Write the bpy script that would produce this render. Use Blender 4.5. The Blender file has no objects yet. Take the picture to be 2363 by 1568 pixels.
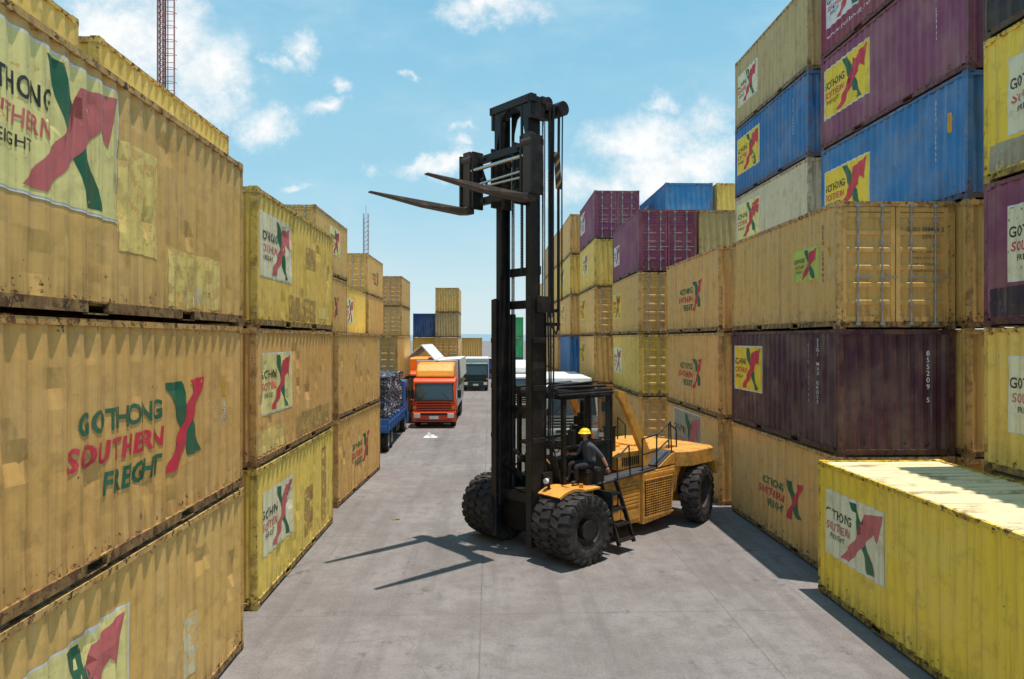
import bpy, bmesh, math, random
from mathutils import Vector, Matrix, noise
random.seed(7)
scene = bpy.context.scene
COL = scene.collection
rad = math.radians
THETA = rad(1.87)
CAMZ = 4.98

# ------------------------------------------------------------------ nodes
def newmat(name):
    m = bpy.data.materials.new(name); m.use_nodes = True
    nt = m.node_tree; nt.nodes.clear()
    out = nt.nodes.new('ShaderNodeOutputMaterial')
    b = nt.nodes.new('ShaderNodeBsdfPrincipled')
    nt.links.new(b.outputs[0], out.inputs[0])
    return m, nt, b
def setin(nt, sock, v):
    if isinstance(v, bpy.types.NodeSocket): nt.links.new(v, sock)
    elif isinstance(v, (tuple, list)) and len(v) == 3 and sock.type == 'RGBA': sock.default_value = (*v, 1)
    else: sock.default_value = v
def math_(nt, op, a, b=0.5, clamp=False):
    n = nt.nodes.new('ShaderNodeMath'); n.operation = op; n.use_clamp = clamp
    setin(nt, n.inputs[0], a); setin(nt, n.inputs[1], b); return n.outputs[0]
def vmath(nt, op, a, b=(0, 0, 0)):
    n = nt.nodes.new('ShaderNodeVectorMath'); n.operation = op
    setin(nt, n.inputs[0], a); setin(nt, n.inputs[1], b)
    return n.outputs['Value'] if op == 'LENGTH' else n.outputs[0]
def mix(nt, fac, a, b, mode='MIX'):
    n = nt.nodes.new('ShaderNodeMix'); n.data_type = 'RGBA'; n.blend_type = mode
    setin(nt, n.inputs[0], fac); setin(nt, n.inputs[6], a); setin(nt, n.inputs[7], b); return n.outputs[2]
def noise_(nt, vec, scale, detail=4, rough=.55, dist=0):
    n = nt.nodes.new('ShaderNodeTexNoise'); nt.links.new(vec, n.inputs['Vector'])
    n.inputs['Scale'].default_value = scale; n.inputs['Detail'].default_value = min(detail, 5)
    n.inputs['Roughness'].default_value = rough; n.inputs['Distortion'].default_value = dist
    return n.outputs['Fac']
def ramp(nt, v, a, b, lo=0., hi=1.):
    n = nt.nodes.new('ShaderNodeMapRange'); n.interpolation_type = 'SMOOTHSTEP'
    setin(nt, n.inputs[0], v); n.inputs[1].default_value = a; n.inputs[2].default_value = b
    n.inputs[3].default_value = lo; n.inputs[4].default_value = hi; return n.outputs[0]
def bump(nt, b, h, strength, dist=.01):
    n = nt.nodes.new('ShaderNodeBump'); n.inputs['Strength'].default_value = strength
    n.inputs['Distance'].default_value = dist
    nt.links.new(h, n.inputs['Height']); nt.links.new(n.outputs[0], b.inputs['Normal'])

def paint_mat(name, fixed=None, wear=0., rust=.6, rail=False, roof=False):
    m, nt, b = newmat(name)
    tc = nt.nodes.new('ShaderNodeTexCoord'); oi = nt.nodes.new('ShaderNodeObjectInfo')
    off = math_(nt, 'MULTIPLY', oi.outputs['Random'], 37.)
    cmb = nt.nodes.new('ShaderNodeCombineXYZ')
    nt.links.new(off, cmb.inputs[0]); nt.links.new(off, cmb.inputs[1])
    P = vmath(nt, 'ADD', tc.outputs['Object'], cmb.outputs[0])
    sep = nt.nodes.new('ShaderNodeSeparateXYZ'); nt.links.new(tc.outputs['Object'], sep.inputs[0])
    z = sep.outputs[2]
    col = oi.outputs['Color']
    n1 = noise_(nt, P, .9, 4, .6)
    col0 = mix(nt, ramp(nt, n1, .38, .7, 0, .32), col, mix(nt, .40, col, (.82, .64, .40)))
    if fixed is not None:
        n = noise_(nt, P, 6.5, 5, .72)
        w = ramp(nt, n, .69 - wear * .18, .72 - wear * .17, 0, .9)
        fx = mix(nt, ramp(nt, n1, .3, .7, 0, .2), fixed, mix(nt, .4, fixed, (.6, .52, .36)))
        col0 = mix(nt, w, fx, col0)
    st = noise_(nt, vmath(nt, 'MULTIPLY', P, (7, 7, .35)), 1.3, 4, .65)
    col1 = mix(nt, ramp(nt, st, .48, .74, 0, .6), col0, mix(nt, .58, col0, (.19, .11, .055)))
    col1 = mix(nt, ramp(nt, st, .44, .25, 0, .35), col1, mix(nt, .5, col1, (.80, .68, .48)))
    g = noise_(nt, P, 3.1, 5, .72)
    col1 = mix(nt, ramp(nt, g, .48, .70, 0, .46), col1, mix(nt, .58, col1, (.16, .095, .045)))
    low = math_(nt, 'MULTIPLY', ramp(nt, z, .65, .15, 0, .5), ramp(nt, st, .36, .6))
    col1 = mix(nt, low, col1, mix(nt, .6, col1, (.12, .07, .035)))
    rn = noise_(nt, P, 9., 5, .78)
    edge = math_(nt, 'MAXIMUM', ramp(nt, z, .6, .12, 0, .10), ramp(nt, z, 2.35, 2.58, 0, .08))
    rr = math_(nt, 'ADD', rn, edge)
    rm = ramp(nt, rr, .735 - rust * .12, .765 - rust * .11, 0, .94)
    col1 = mix(nt, rm, col1, mix(nt, ramp(nt, g, .4, .6), (.05, .022, .014), (.21, .085, .034)))
    if rail:
        col1 = mix(nt, ramp(nt, z, .2, .14, 0, .45), col1, (.065, .04, .026))
        col1 = mix(nt, ramp(nt, g, .45, .65, 0, .55), col1, (.19, .09, .04))
    if roof:
        col1 = mix(nt, ramp(nt, n1, .25, .45, 0, .85), col1, (.78, .66, .44))
        col1 = mix(nt, ramp(nt, noise_(nt, vmath(nt, 'MULTIPLY', P, (3, .5, 1)), 1.7, 5, .7), .50, .64, 0, .75), col1, (.2, .135, .075))
    nt.links.new(col1, b.inputs['Base Color'])
    nt.links.new(ramp(nt, rm, 0, 1, .55, .88), b.inputs['Roughness'])
    b.inputs['Specular IOR Level'].default_value = .3
    bump(nt, b, math_(nt, 'SUBTRACT', noise_(nt, P, 2.4, 3, .6), math_(nt, 'MULTIPLY', rm, .15)), .5, .02)
    return m

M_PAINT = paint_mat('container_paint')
M_RAIL = paint_mat('container_frame_paint', rail=True, rust=1.1)
M_ROOF = paint_mat('container_roof_paint', roof=True, rust=.6)

def flat(name, col, rough=.5, metal=0., dirt=.35, dcol=(.09, .07, .05), scale=4., bumpv=.15, spec=.4):
    m, nt, b = newmat(name)
    tc = nt.nodes.new('ShaderNodeTexCoord'); P = tc.outputs['Object']
    n = noise_(nt, P, scale, 5, .72)
    c = mix(nt, ramp(nt, n, .43, .70, 0, dirt), col, dcol)
    n2 = noise_(nt, vmath(nt, 'MULTIPLY', P, (1, 1, .3)), scale * 2.5, 3, .6)
    c = mix(nt, ramp(nt, n2, .5, .8, 0, dirt * .7), c, mix(nt, .5, col, dcol))
    nt.links.new(c, b.inputs['Base Color'])
    nt.links.new(ramp(nt, n, .4, .7, rough, min(1, rough + .25)), b.inputs['Roughness'])
    b.inputs['Metallic'].default_value = metal
    b.inputs['Specular IOR Level'].default_value = spec
    if bumpv: bump(nt, b, n2, bumpv, .01)
    return m
M_BLACK = flat('mast_black_steel', (.013, .012, .013), .45, 0, .7, (.055, .036, .027), 2.6)
M_FORK = flat('fork_worn_steel', (.07, .05, .038), .5, .2, .6, (.16, .09, .055), 5)
M_CHROME = flat('chrome_rod', (.6, .6, .62), .2, 1., .1)
M_ORANGE = flat('forklift_orange_paint', (.76, .355, .065), .45, 0, .8, (.22, .115, .045), 2.4)
M_TYRE = flat('tyre_rubber', (.022, .019, .019), .85, 0, .85, (.095, .075, .066), 4)
M_RIM = flat('wheel_rim', (.04, .035, .033), .6, 0, .7, (.13, .10, .08), 6)
M_GREY = flat('galvanised_steel', (.42, .43, .43), .45, .4, .4)
M_PLATE = flat('running_board_steel', (.06, .06, .065), .5, .2, .5, (.15, .12, .1), 8)
M_WHITE = flat('white_truck_paint', (.76, .76, .74), .4, 0, .25)
M_TORANGE = flat('orange_truck_paint', (.85, .085, .015), .3, 0, .2)
M_TORANGE2 = flat('orange_deflector_paint', (.92, .34, .03), .35, 0, .2)
M_TTEAL = flat('dark_truck_paint', (.02, .06, .065), .35, 0, .2)
M_TBLUE = flat('blue_truck_paint', (.03, .14, .42), .4, 0, .45)
M_DARK = flat('dark_plastic', (.015, .015, .017), .5, 0, .3)
M_LAMP = flat('lamp_lens', (.75, .75, .72), .15, 0, .1)
M_AMBER = flat('amber_lens', (.8, .28, .02), .2, 0, .1)
M_REDP = flat('mast_red_paint', (.42, .12, .10), .6, 0, .5, (.3, .25, .22))
M_SHIRT = flat('dark_grey_cotton', (.075, .08, .095), .9, 0, .2, scale=10)
M_TROUS = flat('black_trousers', (.018, .018, .022), .9, 0, .2, scale=10)
M_SKIN = flat('skin', (.42, .21, .13), .55, 0, .1)
M_BOOT = flat('boot_leather', (.05, .03, .02), .6, 0, .3)
M_HELM = flat('yellow_helmet', (.9, .6, .02), .3, 0, .05)
M_HAIR = flat('dark_hair', (.01, .008, .007), .7, 0, .1)
def glass(name, tint=(.03, .045, .05), fac=.5):
    m, nt, b = newmat(name)
    b.inputs['Base Color'].default_value = (*tint, 1); b.inputs['Roughness'].default_value = .04
    b.inputs['Specular IOR Level'].default_value = .8
    tr = nt.nodes.new('ShaderNodeBsdfTransparent'); mx = nt.nodes.new('ShaderNodeMixShader')
    mx.inputs[0].default_value = fac
    nt.links.new(tr.outputs[0], mx.inputs[1]); nt.links.new(b.outputs[0], mx.inputs[2])
    out = [n for n in nt.nodes if n.type == 'OUTPUT_MATERIAL'][0]
    nt.links.new(mx.outputs[0], out.inputs[0]); return m
M_GLASS = glass('cab_glass', (.06, .08, .08), .18)
def windscreen():
    m, nt, b = newmat('windscreen_glass')
    b.inputs['Base Color'].default_value = (.03, .045, .05, 1); b.inputs['Roughness'].default_value = .06
    b.inputs['Specular IOR Level'].default_value = .9; return m
M_WIND = windscreen()
def hazard():
    m, nt, b = newmat('hazard_stripes')
    tc = nt.nodes.new('ShaderNodeTexCoord'); s = nt.nodes.new('ShaderNodeSeparateXYZ')
    nt.links.new(tc.outputs['Object'], s.inputs[0])
    v = math_(nt, 'FRACT', math_(nt, 'MULTIPLY', math_(nt, 'ADD', s.outputs[0], s.outputs[2]), 4.))
    c = mix(nt, math_(nt, 'GREATER_THAN', v, .65), (.02, .017, .016), (.32, .20, .06))
    nt.links.new(c, b.inputs['Base Color']); b.inputs['Roughness'].default_value = .7; return m
M_HAZ = hazard()
def wrapmat():
    m, nt, b = newmat('wrapped_scrap')
    tc = nt.nodes.new('ShaderNodeTexCoord'); P = tc.outputs['Object']
    v = nt.nodes.new('ShaderNodeTexVoronoi'); v.inputs['Scale'].default_value = 7.
    dv = nt.nodes.new('ShaderNodeTexNoise'); dv.inputs['Scale'].default_value = 5; nt.links.new(P, dv.inputs['Vector'])
    nt.links.new(vmath(nt, 'ADD', vmath(nt, 'MULTIPLY', P, (1, 1, 2.6)), vmath(nt, 'MULTIPLY', dv.outputs['Color'], (.5, .5, .5))), v.inputs['Vector'])
    sp = nt.nodes.new('ShaderNodeSeparateColor'); nt.links.new(v.outputs['Color'], sp.inputs[0])
    c = mix(nt, ramp(nt, sp.outputs[0], .4, .6), (.02, .02, .028), (.06, .055, .08))
    c = mix(nt, ramp(nt, sp.outputs[1], .80, .84), c, (.38, .35, .38))
    c = mix(nt, ramp(nt, sp.outputs[2], .88, .92), c, (.03, .10, .26))
    nt.links.new(c, b.inputs['Base Color']); b.inputs['Roughness'].default_value = .35
    bump(nt, b, noise_(nt, P, 9, 5), .8, .06); return m
M_WRAP = wrapmat()

# ------------------------------------------------------------------ mesh builder
class MB:
    def __init__(s): s.v = []; s.f = []; s.m = []; s.s = []
    def add(s, vs, fs, mat=0, smooth=False, M=None):
        o = len(s.v)
        for v in vs: s.v.append(tuple(M @ Vector(v)) if M else tuple(v))
        for f in fs: s.f.append([i + o for i in f]); s.m.append(mat); s.s.append(smooth)
        return s
    def box(s, x0, x1, y0, y1, z0, z1, mat=0, M=None):
        vs = [(x, y, z) for x in (x0, x1) for y in (y0, y1) for z in (z0, z1)]
        return s.add(vs, [(0, 1, 3, 2), (4, 6, 7, 5), (0, 4, 5, 1), (2, 3, 7, 6), (0, 2, 6, 4), (1, 5, 7, 3)], mat, False, M)
    def beam(s, p0, p1, w, h, mat=0):
        p0 = Vector(p0); p1 = Vector(p1); d = p1 - p0; L = d.length
        q = d.to_track_quat('X', 'Z').to_matrix().to_4x4(); q.translation = p0
        return s.box(0, L, -w / 2, w / 2, -h / 2, h / 2, mat, q)
    def cyl(s, p0, p1, r0, r1=None, n=12, mat=0, cap=True, smooth=True):
        if r1 is None: r1 = r0
        p0 = Vector(p0); p1 = Vector(p1); q = (p1 - p0).to_track_quat('Z', 'Y').to_matrix()
        vs = []
        for p, r in ((p0, r0), (p1, r1)):
            for i in range(n):
                a = 2 * math.pi * i / n; vs.append(p + q @ Vector((r * math.cos(a), r * math.sin(a), 0)))
        s.add(vs, [(i, (i + 1) % n, n + (i + 1) % n, n + i) for i in range(n)], mat, smooth)
        if cap: s.add(vs, [list(range(n))[::-1], list(range(n, 2 * n))], mat)
        return s
    def tube(s, pts, r, n=6, mat=0):
        for a, b in zip(pts, pts[1:]): s.cyl(a, b, r, n=n, mat=mat)
        return s
    def prism(s, pts, a, b, axis='y', mat=0):
        n = len(pts)
        def P(p, t):
            return {'y': (p[0], t, p[1]), 'x': (t, p[0], p[1]), 'z': (p[0], p[1], t)}[axis]
        vs = [P(p, a) for p in pts] + [P(p, b) for p in pts]
        fs = [(i, (i + 1) % n, n + (i + 1) % n, n + i) for i in range(n)] + [list(range(n))[::-1], list(range(n, 2 * n))]
        return s.add(vs, fs, mat)
    def lathe(s, prof, n=32, mat=0, c=(0, 0, 0), smooth=True):
        k = len(prof); vs = []
        for i in range(n):
            a = 2 * math.pi * i / n
            for (y, r) in prof: vs.append((c[0] + r * math.cos(a), c[1] + y, c[2] + r * math.sin(a)))
        fs = [(i * k + j, i * k + j + 1, ((i + 1) % n) * k + j + 1, ((i + 1) % n) * k + j) for i in range(n) for j in range(k - 1)]
        return s.add(vs, fs, mat, smooth)
    def grid(s, nx, ny, fn, mat=0, smooth=True):
        vs = [fn(i / nx, j / ny) for j in range(ny + 1) for i in range(nx + 1)]
        fs = [(j * (nx + 1) + i, j * (nx + 1) + i + 1, (j + 1) * (nx + 1) + i + 1, (j + 1) * (nx + 1) + i) for j in range(ny) for i in range(nx)]
        return s.add(vs, fs, mat, smooth)
    def mesh(s, name, mats):
        me = bpy.data.meshes.new(name); me.from_pydata(s.v, [], s.f)
        for m in mats: me.materials.append(m)
        me.polygons.foreach_set('material_index', s.m); me.polygons.foreach_set('use_smooth', s.s)
        bm = bmesh.new(); bm.from_mesh(me); bmesh.ops.recalc_face_normals(bm, faces=bm.faces); bm.to_mesh(me); bm.free()
        me.update(); return me
    def obj(s, name, mats, parent=None, loc=(0, 0, 0), rot=(0, 0, 0), bevel=0):
        o = bpy.data.objects.new(name, s.mesh(name, mats if isinstance(mats, list) else [mats]))
        COL.objects.link(o); o.location = loc; o.rotation_euler = rot; o.parent = parent
        if bevel:
            b = o.modifiers.new('bevel', 'BEVEL'); b.width = bevel; b.segments = 2; b.limit_method = 'ANGLE'; b.angle_limit = rad(40)
        return o
def empty(name, loc, rotz, label, cat, group=None):
    e = bpy.data.objects.new(name, None); COL.objects.link(e); e.empty_display_size = .3
    e.location = loc; e.rotation_euler = (0, 0, rotz); e['label'] = label; e['category'] = cat
    if group: e['group'] = group
    return e
def link(name, me, parent, rot=0, color=None, loc=(0, 0, 0)):
    o = bpy.data.objects.new(name, me); COL.objects.link(o); o.parent = parent
    o.rotation_euler = (0, 0, rot); o.location = loc
    if color: o.color = (*color, 1)
    return o

# ------------------------------------------------------------------ containers
H = 2.6; W = 1.219; L20 = 6.058
X0 = L20 / 2 - .085; NP = 21; PER = 2 * X0 / NP
Z0 = .165; Z1 = 2.515; NZ = 12
BASE = W - .014; CD = .031
S0, S1, S2 = .22, .52, .70
def corr_pts():
    out = []
    for i in range(NP):
        x = -X0 + i * PER
        out += [(x, 0), (x + S0 * PER, 0), (x + S1 * PER, 1), (x + S2 * PER, 1)]
    out.append((X0, 0)); return out
CP = corr_pts()
def corr(x):
    t = ((x + X0) / PER) % 1.0
    if x > X0 - 1e-5 or x < -X0 + 1e-5: return 0
    if t < S0: return 0
    if t < S1: return (t - S0) / (S1 - S0)
    if t < S2: return 1
    return 1 - (t - S2) / (1 - S2)
def dent(x, z, var):
    if var < 0: return 0
    e = math.sin(math.pi * min(1, max(0, (z - Z0) / (Z1 - Z0)))) ** .6 * min(1, (X0 - abs(x)) * 3 + .02)
    n = noise.noise(Vector((x * .9 + var * 17.3, z * 1.1, var * 5.1)))
    n2 = noise.noise(Vector((x * 2.6 + var * 11.3, z * 2.2, var * 3.7 + 9)))
    d = .012 * n - .10 * max(0, n2 - .30)
    low = max(0, 1 - abs(z - .4) / .35)
    d -= .09 * low * max(0, noise.noise(Vector((x * 3.3, var * 4.4, 2.2))) - .02)
    return d * max(0, e)
def wall_y(x, z, var): return BASE - CD * corr(x) + dent(x, z, var)
WALL = {}
def wall_mesh(var):
    if var in WALL: return WALL[var]
    nz = NZ if var >= 0 else 1
    vs = []; n = len(CP)
    for j in range(nz + 1):
        z = Z0 + (Z1 - Z0) * j / nz
        for (x, c) in CP: vs.append((x, BASE - CD * c + dent(x, z, var), z))
    fs = [(j * n + i, j * n + i + 1, (j + 1) * n + i + 1, (j + 1) * n + i) for j in range(nz) for i in range(n - 1)]
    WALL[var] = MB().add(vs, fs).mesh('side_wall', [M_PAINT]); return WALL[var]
def frame_mesh():
    b = MB(); l = L20 / 2
    for sx in (-1, 1):
        for sy in (-1, 1):
            xs = sorted((sx * (l - .004), sx * (l - .085))); ys = sorted((sy * (W - .004), sy * (W - .12)))
            b.box(xs[0], xs[1], ys[0], ys[1], .117, 2.483)
            for z in (0, H - .118):
                xs = sorted((sx * l, sx * (l - .178))); ys = sorted((sy * W, sy * (W - .162)))
                b.box(xs[0], xs[1], ys[0], ys[1], z, z + .118)
    for sy in (-1, 1):
        def seg(a, c, z0, z1, d0=.004, d1=.06):
            ys = sorted((sy * (W - d0), sy * (W - d1))); b.box(a, c, ys[0], ys[1], z0, z1)
        seg(-l + .178, l - .178, 2.515, 2.585, .003, .065)
        for a, c in ((-l + .178, -1.22), (-.86, .86), (1.22, l - .178)): seg(a, c, .05, .165)
        seg(-1.22, -.86, .145, .165); seg(.86, 1.22, .145, .165)
        seg(-1.22, -.86, .03, .045); seg(.86, 1.22, .03, .045)
    for sx in (-1, 1):
        xs = sorted((sx * (l - .006), sx * (l - .07)))
        b.box(xs[0], xs[1], -W + .162, W - .162, 2.485, 2.585)
        b.box(xs[0], xs[1], -W + .162, W - .162, .03, .14)
    return b.mesh('frame', [M_RAIL])
def roof_mesh():
    n = 21; vs = []; x0 = L20 / 2 - .07; p = 2 * x0 / n; xs = []
    for i in range(n):
        x = -x0 + i * p; xs += [(x, 0), (x + .3 * p, 0), (x + .42 * p, 1), (x + .78 * p, 1), (x + .9 * p, 0)]
    xs.append((x0, 0))
    ys = (-W + .06, -W + .12, 0, W - .12, W - .06)
    for yi, y in enumerate(ys):
        for (x, c) in xs: vs.append((x, y, 2.552 + (.03 * c if 0 < yi < 4 else 0) - (.01 * (1 + noise.noise(Vector((x, y, 1)))) if yi == 2 else 0)))
    k = len(xs)
    fs = [(j * k + i, j * k + i + 1, (j + 1) * k + i + 1, (j + 1) * k + i) for j in range(4) for i in range(k - 1)]
    return MB().add(vs, fs).mesh('roof', [M_ROOF])
def end_mesh():
    n = 8; y0 = W - .12; p = 2 * y0 / n; ys = []
    for i in range(n):
        y = -y0 + i * p; ys += [(y, 0), (y + .3 * p, 0), (y + .5 * p, 1), (y + .8 * p, 1)]
    ys.append((y0, 0)); vs = []; k = len(ys)
    for j in range(9):
        z = .14 + (2.485 - .14) * j / 8
        for (y, c) in ys:
            d = .02 * max(0, noise.noise(Vector((y * 2, z * 1.5, 4)))) if 0 < j < 8 else 0
            vs.append((-(L20 / 2 - .02) + .04 * c + d, y, z))
    fs = [(j * k + i, j * k + i + 1, (j + 1) * k + i + 1, (j + 1) * k + i) for j in range(8) for i in range(k - 1)]
    return MB().add(vs, fs).mesh('end_wall', [M_PAINT])
def door_mesh(s):
    b = MB(); l = L20 / 2; xo = l - .03
    ya, yb = .012, W - .125
    def bx(y0, y1, z0, z1, x0, x1):
        yy = sorted((s * y0, s * y1)); b.box(x0, x1, yy[0], yy[1], z0, z1)
    bx(ya, ya + .09, .145, 2.48, xo - .05, xo); bx(yb - .09, yb, .145, 2.48, xo - .05, xo)
    bx(ya + .09, yb - .09, 2.38, 2.48, xo - .05, xo - .001); bx(ya + .09, yb - .09, .145, .25, xo - .05, xo - .001)
    zs = []; n = 6; p = (2.38 - .25) / n
    for i in range(n):
        z = .25 + i * p; zs += [(z, 1), (z + .62 * p, 1), (z + .7 * p, 0), (z + .92 * p, 0)]
    zs.append((2.38, 1)); vs = []
    for z, c in zs:
        for y in (ya + .09, yb - .09): vs.append((xo - .004 - .034 * c, s * y, z))
    b.add(vs, [(2 * i, 2 * i + 1, 2 * i + 3, 2 * i + 2) for i in range(len(zs) - 1)])
    for z in (.35, .95, 1.6, 2.25): bx(yb, yb + .05, z, z + .14, xo - .03, xo + .012)
    return b.mesh('door', [M_PAINT])
def rod_mesh():
    b = MB(); x = L20 / 2 + .012
    b.cyl((x, 0, .07), (x, 0, 2.53), .017, n=8)
    for z in (.1, 2.5): b.box(x - .03, x + .02, -.045, .045, z - .03, z + .03)
    for z in (.5, 1.0, 1.75, 2.2): b.box(x - .04, x + .024, -.035, .035, z - .035, z + .035)
    b.box(x + .02, x + .035, -.02, .30, 1.03, 1.06)
    return b.mesh('lock_rod', [M_GREY])
ME_FRAME = frame_mesh(); ME_ROOF = roof_mesh(); ME_END = end_mesh(); ME_DOOR = {1: door_mesh(1), -1: door_mesh(-1)}; ME_ROD = rod_mesh()
ME_FLOOR = MB().box(-L20 / 2 + .08, L20 / 2 - .08, -W + .062, W - .062, .125, .15).mesh('floor', [M_RAIL])

TC = {}
def text2d(body, shear=0., bold=.012, align='LEFT', line=1.0):
    key = (body, shear, bold, align, line)
    if key in TC: return TC[key]
    cu = bpy.data.curves.new('t', 'FONT'); cu.body = body; cu.size = 1; cu.shear = shear; cu.offset = bold
    cu.resolution_u = 3; cu.align_x = align; cu.space_line = line; cu.space_character = 1.08
    ob = bpy.data.objects.new('t', cu); COL.objects.link(ob); bpy.context.view_layer.update()
    me = bpy.data.meshes.new_from_object(ob.evaluated_get(bpy.context.evaluated_depsgraph_get()))
    vs = [(v.co.x, v.co.y) for v in me.vertices]; fs = [list(p.vertices) for p in me.polygons]
    bpy.data.objects.remove(ob); bpy.data.curves.remove(cu); bpy.data.meshes.remove(me)
    x0 = min(v[0] for v in vs); x1 = max(v[0] for v in vs); y0 = min(v[1] for v in vs); y1 = max(v[1] for v in vs)
    vs = [((x - x0) / (x1 - x0), (y - y0) / (y1 - y0)) for x, y in vs]
    TC[key] = (vs, fs); return TC[key]
CM = {}
def cm(name):
    if name in CM: return CM[name]
    spec = {'green': ((.015, .14, .07), .1), 'red': ((.68, .035, .07), .1), 'fred': ((.62, .15, .15), .2),
            'cream': ((.88, .77, .30), .35), 'white': ((.86, .79, .52), .45), 'bright': ((.94, .66, .04), .1),
            'black': ((.02, .03, .03), .1), 'lime': ((.62, .68, .12), .2), 'wht': ((.8, .8, .78), .25),
            'fade': ((.88, .66, .20), 1.0), 'tanp': ((.50, .31, .09), .85), 'dark': ((.04, .03, .045), .5),
            'grey': ((.42, .36, .24), .5), 'orange': ((.7, .35, .03), .3), 'pale': ((.76, .66, .42), 1.15)}[name]
    CM[name] = paint_mat('marking_' + name, fixed=spec[0], wear=spec[1], rust=.45); return CM[name]
def shapes_of(it):
    k = it[0]; S = []
    def poly(col, lay, pts): S.append((col, lay, pts, [list(range(len(pts)))]))
    def T(col, lay, body, x0, y0, x1, y1, **kw):
        vs, fs = text2d(body, **kw); S.append((col, lay, [(x0 + x * (x1 - x0), y0 + y * (y1 - y0)) for x, y in vs], fs))
    if k == 'A':
        _, u, v, w, pc, rc = it; s = w / 1.65
        bord = 'lime' if pc == 'lime' else 'wht'
        poly(bord, 1, [(-.02, -.02), (1.67, -.02), (1.67, 1.02), (-.02, 1.02)])
        poly(pc, 2, [(0, 0), (1.65, 0), (1.65, 1), (0, 1)])
        poly('green', 3, [(.74, .97), (.92, .97), (1.03, .78), (1.17, .50), (1.30, .28), (1.42, .03), (1.24, .03), (1.14, .22), (1.00, .46), (.86, .72)])
        poly(rc, 4, [(.50, .04), (1.22, .77), (1.12, .87), (1.60, .96), (1.50, .54), (1.38, .64), (.74, .04)])
        T('black', 5, 'GOTHONG', .03, .58, .80, .73, bold=.018)
        T(rc, 5, 'SOUTHERN', .06, .39, .78, .52, shear=.12, bold=.018)
        T('black', 5, 'FREIGHT', .14, .26, .60, .34, bold=.01)
        f = lambda p: (u + p[0] * s, v + p[1] * s)
    elif k == 'B':
        _, u, v, w = it; s = w / 3.0
        T('green', 2, 'GOTHONG', .10, .70, 1.80, .94, bold=.03)
        T('red', 2, 'SOUTHERN', -.05, .37, 1.84, .61, shear=.12, bold=.03)
        T('green', 2, 'FREIGHT', .56, .03, 1.80, .28, shear=.12, bold=.03)
        poly('green', 1, [(1.88, 1.12), (2.34, 1.12), (2.92, .14), (2.56, .12), (2.06, .96)])
        poly('red', 3, [(2.60, 1.12), (3.04, 1.15), (2.90, .92), (2.34, .20), (2.26, 0), (1.86, 0), (2.04, .16), (2.68, .98)])
        f = lambda p: (u + p[0] * s, v + p[1] * s)
    elif k == 'P':
        _, u0, v0, u1, v1, c = it; pts = []
        rnd = random.Random(int(abs(u0 * 97 + v1 * 31) * 10))
        for (a, b_), (c_, d) in (((u0, v0), (u1, v0)), ((u1, v0), (u1, v1)), ((u1, v1), (u0, v1)), ((u0, v1), (u0, v0))):
            for i in range(8):
                t = i / 8; pts.append((a + (c_ - a) * t + rnd.uniform(-.012, .012), b_ + (d - b_) * t + rnd.uniform(-.015, .015)))
        poly(c, 0.5, pts); f = lambda p: p
    elif k == 'N':
        _, u, v, h, c, body = it
        T(c, 3, "\n".join(body), u, v, u + .07, v + h, bold=.01, align='CENTER', line=.95); f = lambda p: p
    elif k == 'T':
        _, u, v, w, h, c, body = it
        T(c, 3, body, u, v, u + w, v + h, bold=.008); f = lambda p: p
    return [(c, l, [f(p) for p in pts], fs) for c, l, pts, fs in S]
DNAME = {'A': 'logo_panel', 'B': 'painted_logo', 'P': 'paint_patch', 'N': 'container_number', 'T': 'web_address'}
DC = {}
def decal_mesh(it, var):
    key = (it, var)
    if key in DC: return DC[key]
    mb = MB(); mats = []
    for c, lay, pts, fs in shapes_of(it):
        if c not in mats: mats.append(c)
        bm = bmesh.new(); vv = [bm.verts.new((-p[0], 0, p[1])) for p in pts]
        for f in fs:
            try: bm.faces.new([vv[i] for i in f])
            except Exception: pass
        bmesh.ops.triangulate(bm, faces=bm.faces[:])
        xa = min(v.co.x for v in bm.verts); xb = max(v.co.x for v in bm.verts)
        za = min(v.co.z for v in bm.verts); zb = max(v.co.z for v in bm.verts)
        for x, _ in CP:
            if xa < x < xb: bmesh.ops.bisect_plane(bm, geom=bm.verts[:] + bm.edges[:] + bm.faces[:], dist=1e-5, plane_co=(x, 0, 0), plane_no=(1, 0, 0))
        if var >= 0:
            for j in range(1, NZ):
                z = Z0 + (Z1 - Z0) * j / NZ
                if za < z < zb: bmesh.ops.bisect_plane(bm, geom=bm.verts[:] + bm.edges[:] + bm.faces[:], dist=1e-5, plane_co=(0, 0, z), plane_no=(0, 0, 1))
        bm.verts.ensure_lookup_table(); bm.verts.index_update()
        vs = [(v.co.x, wall_y(v.co.x, v.co.z, var) + .003 + .0018 * lay, v.co.z) for v in bm.verts]
        ff = [[v.index for v in f.verts] for f in bm.faces]
        mb.add(vs, ff, mats.index(c)); bm.free()
    DC[key] = mb.mesh(DNAME[it[0]], [cm(c) for c in mats]); return DC[key]

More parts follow.
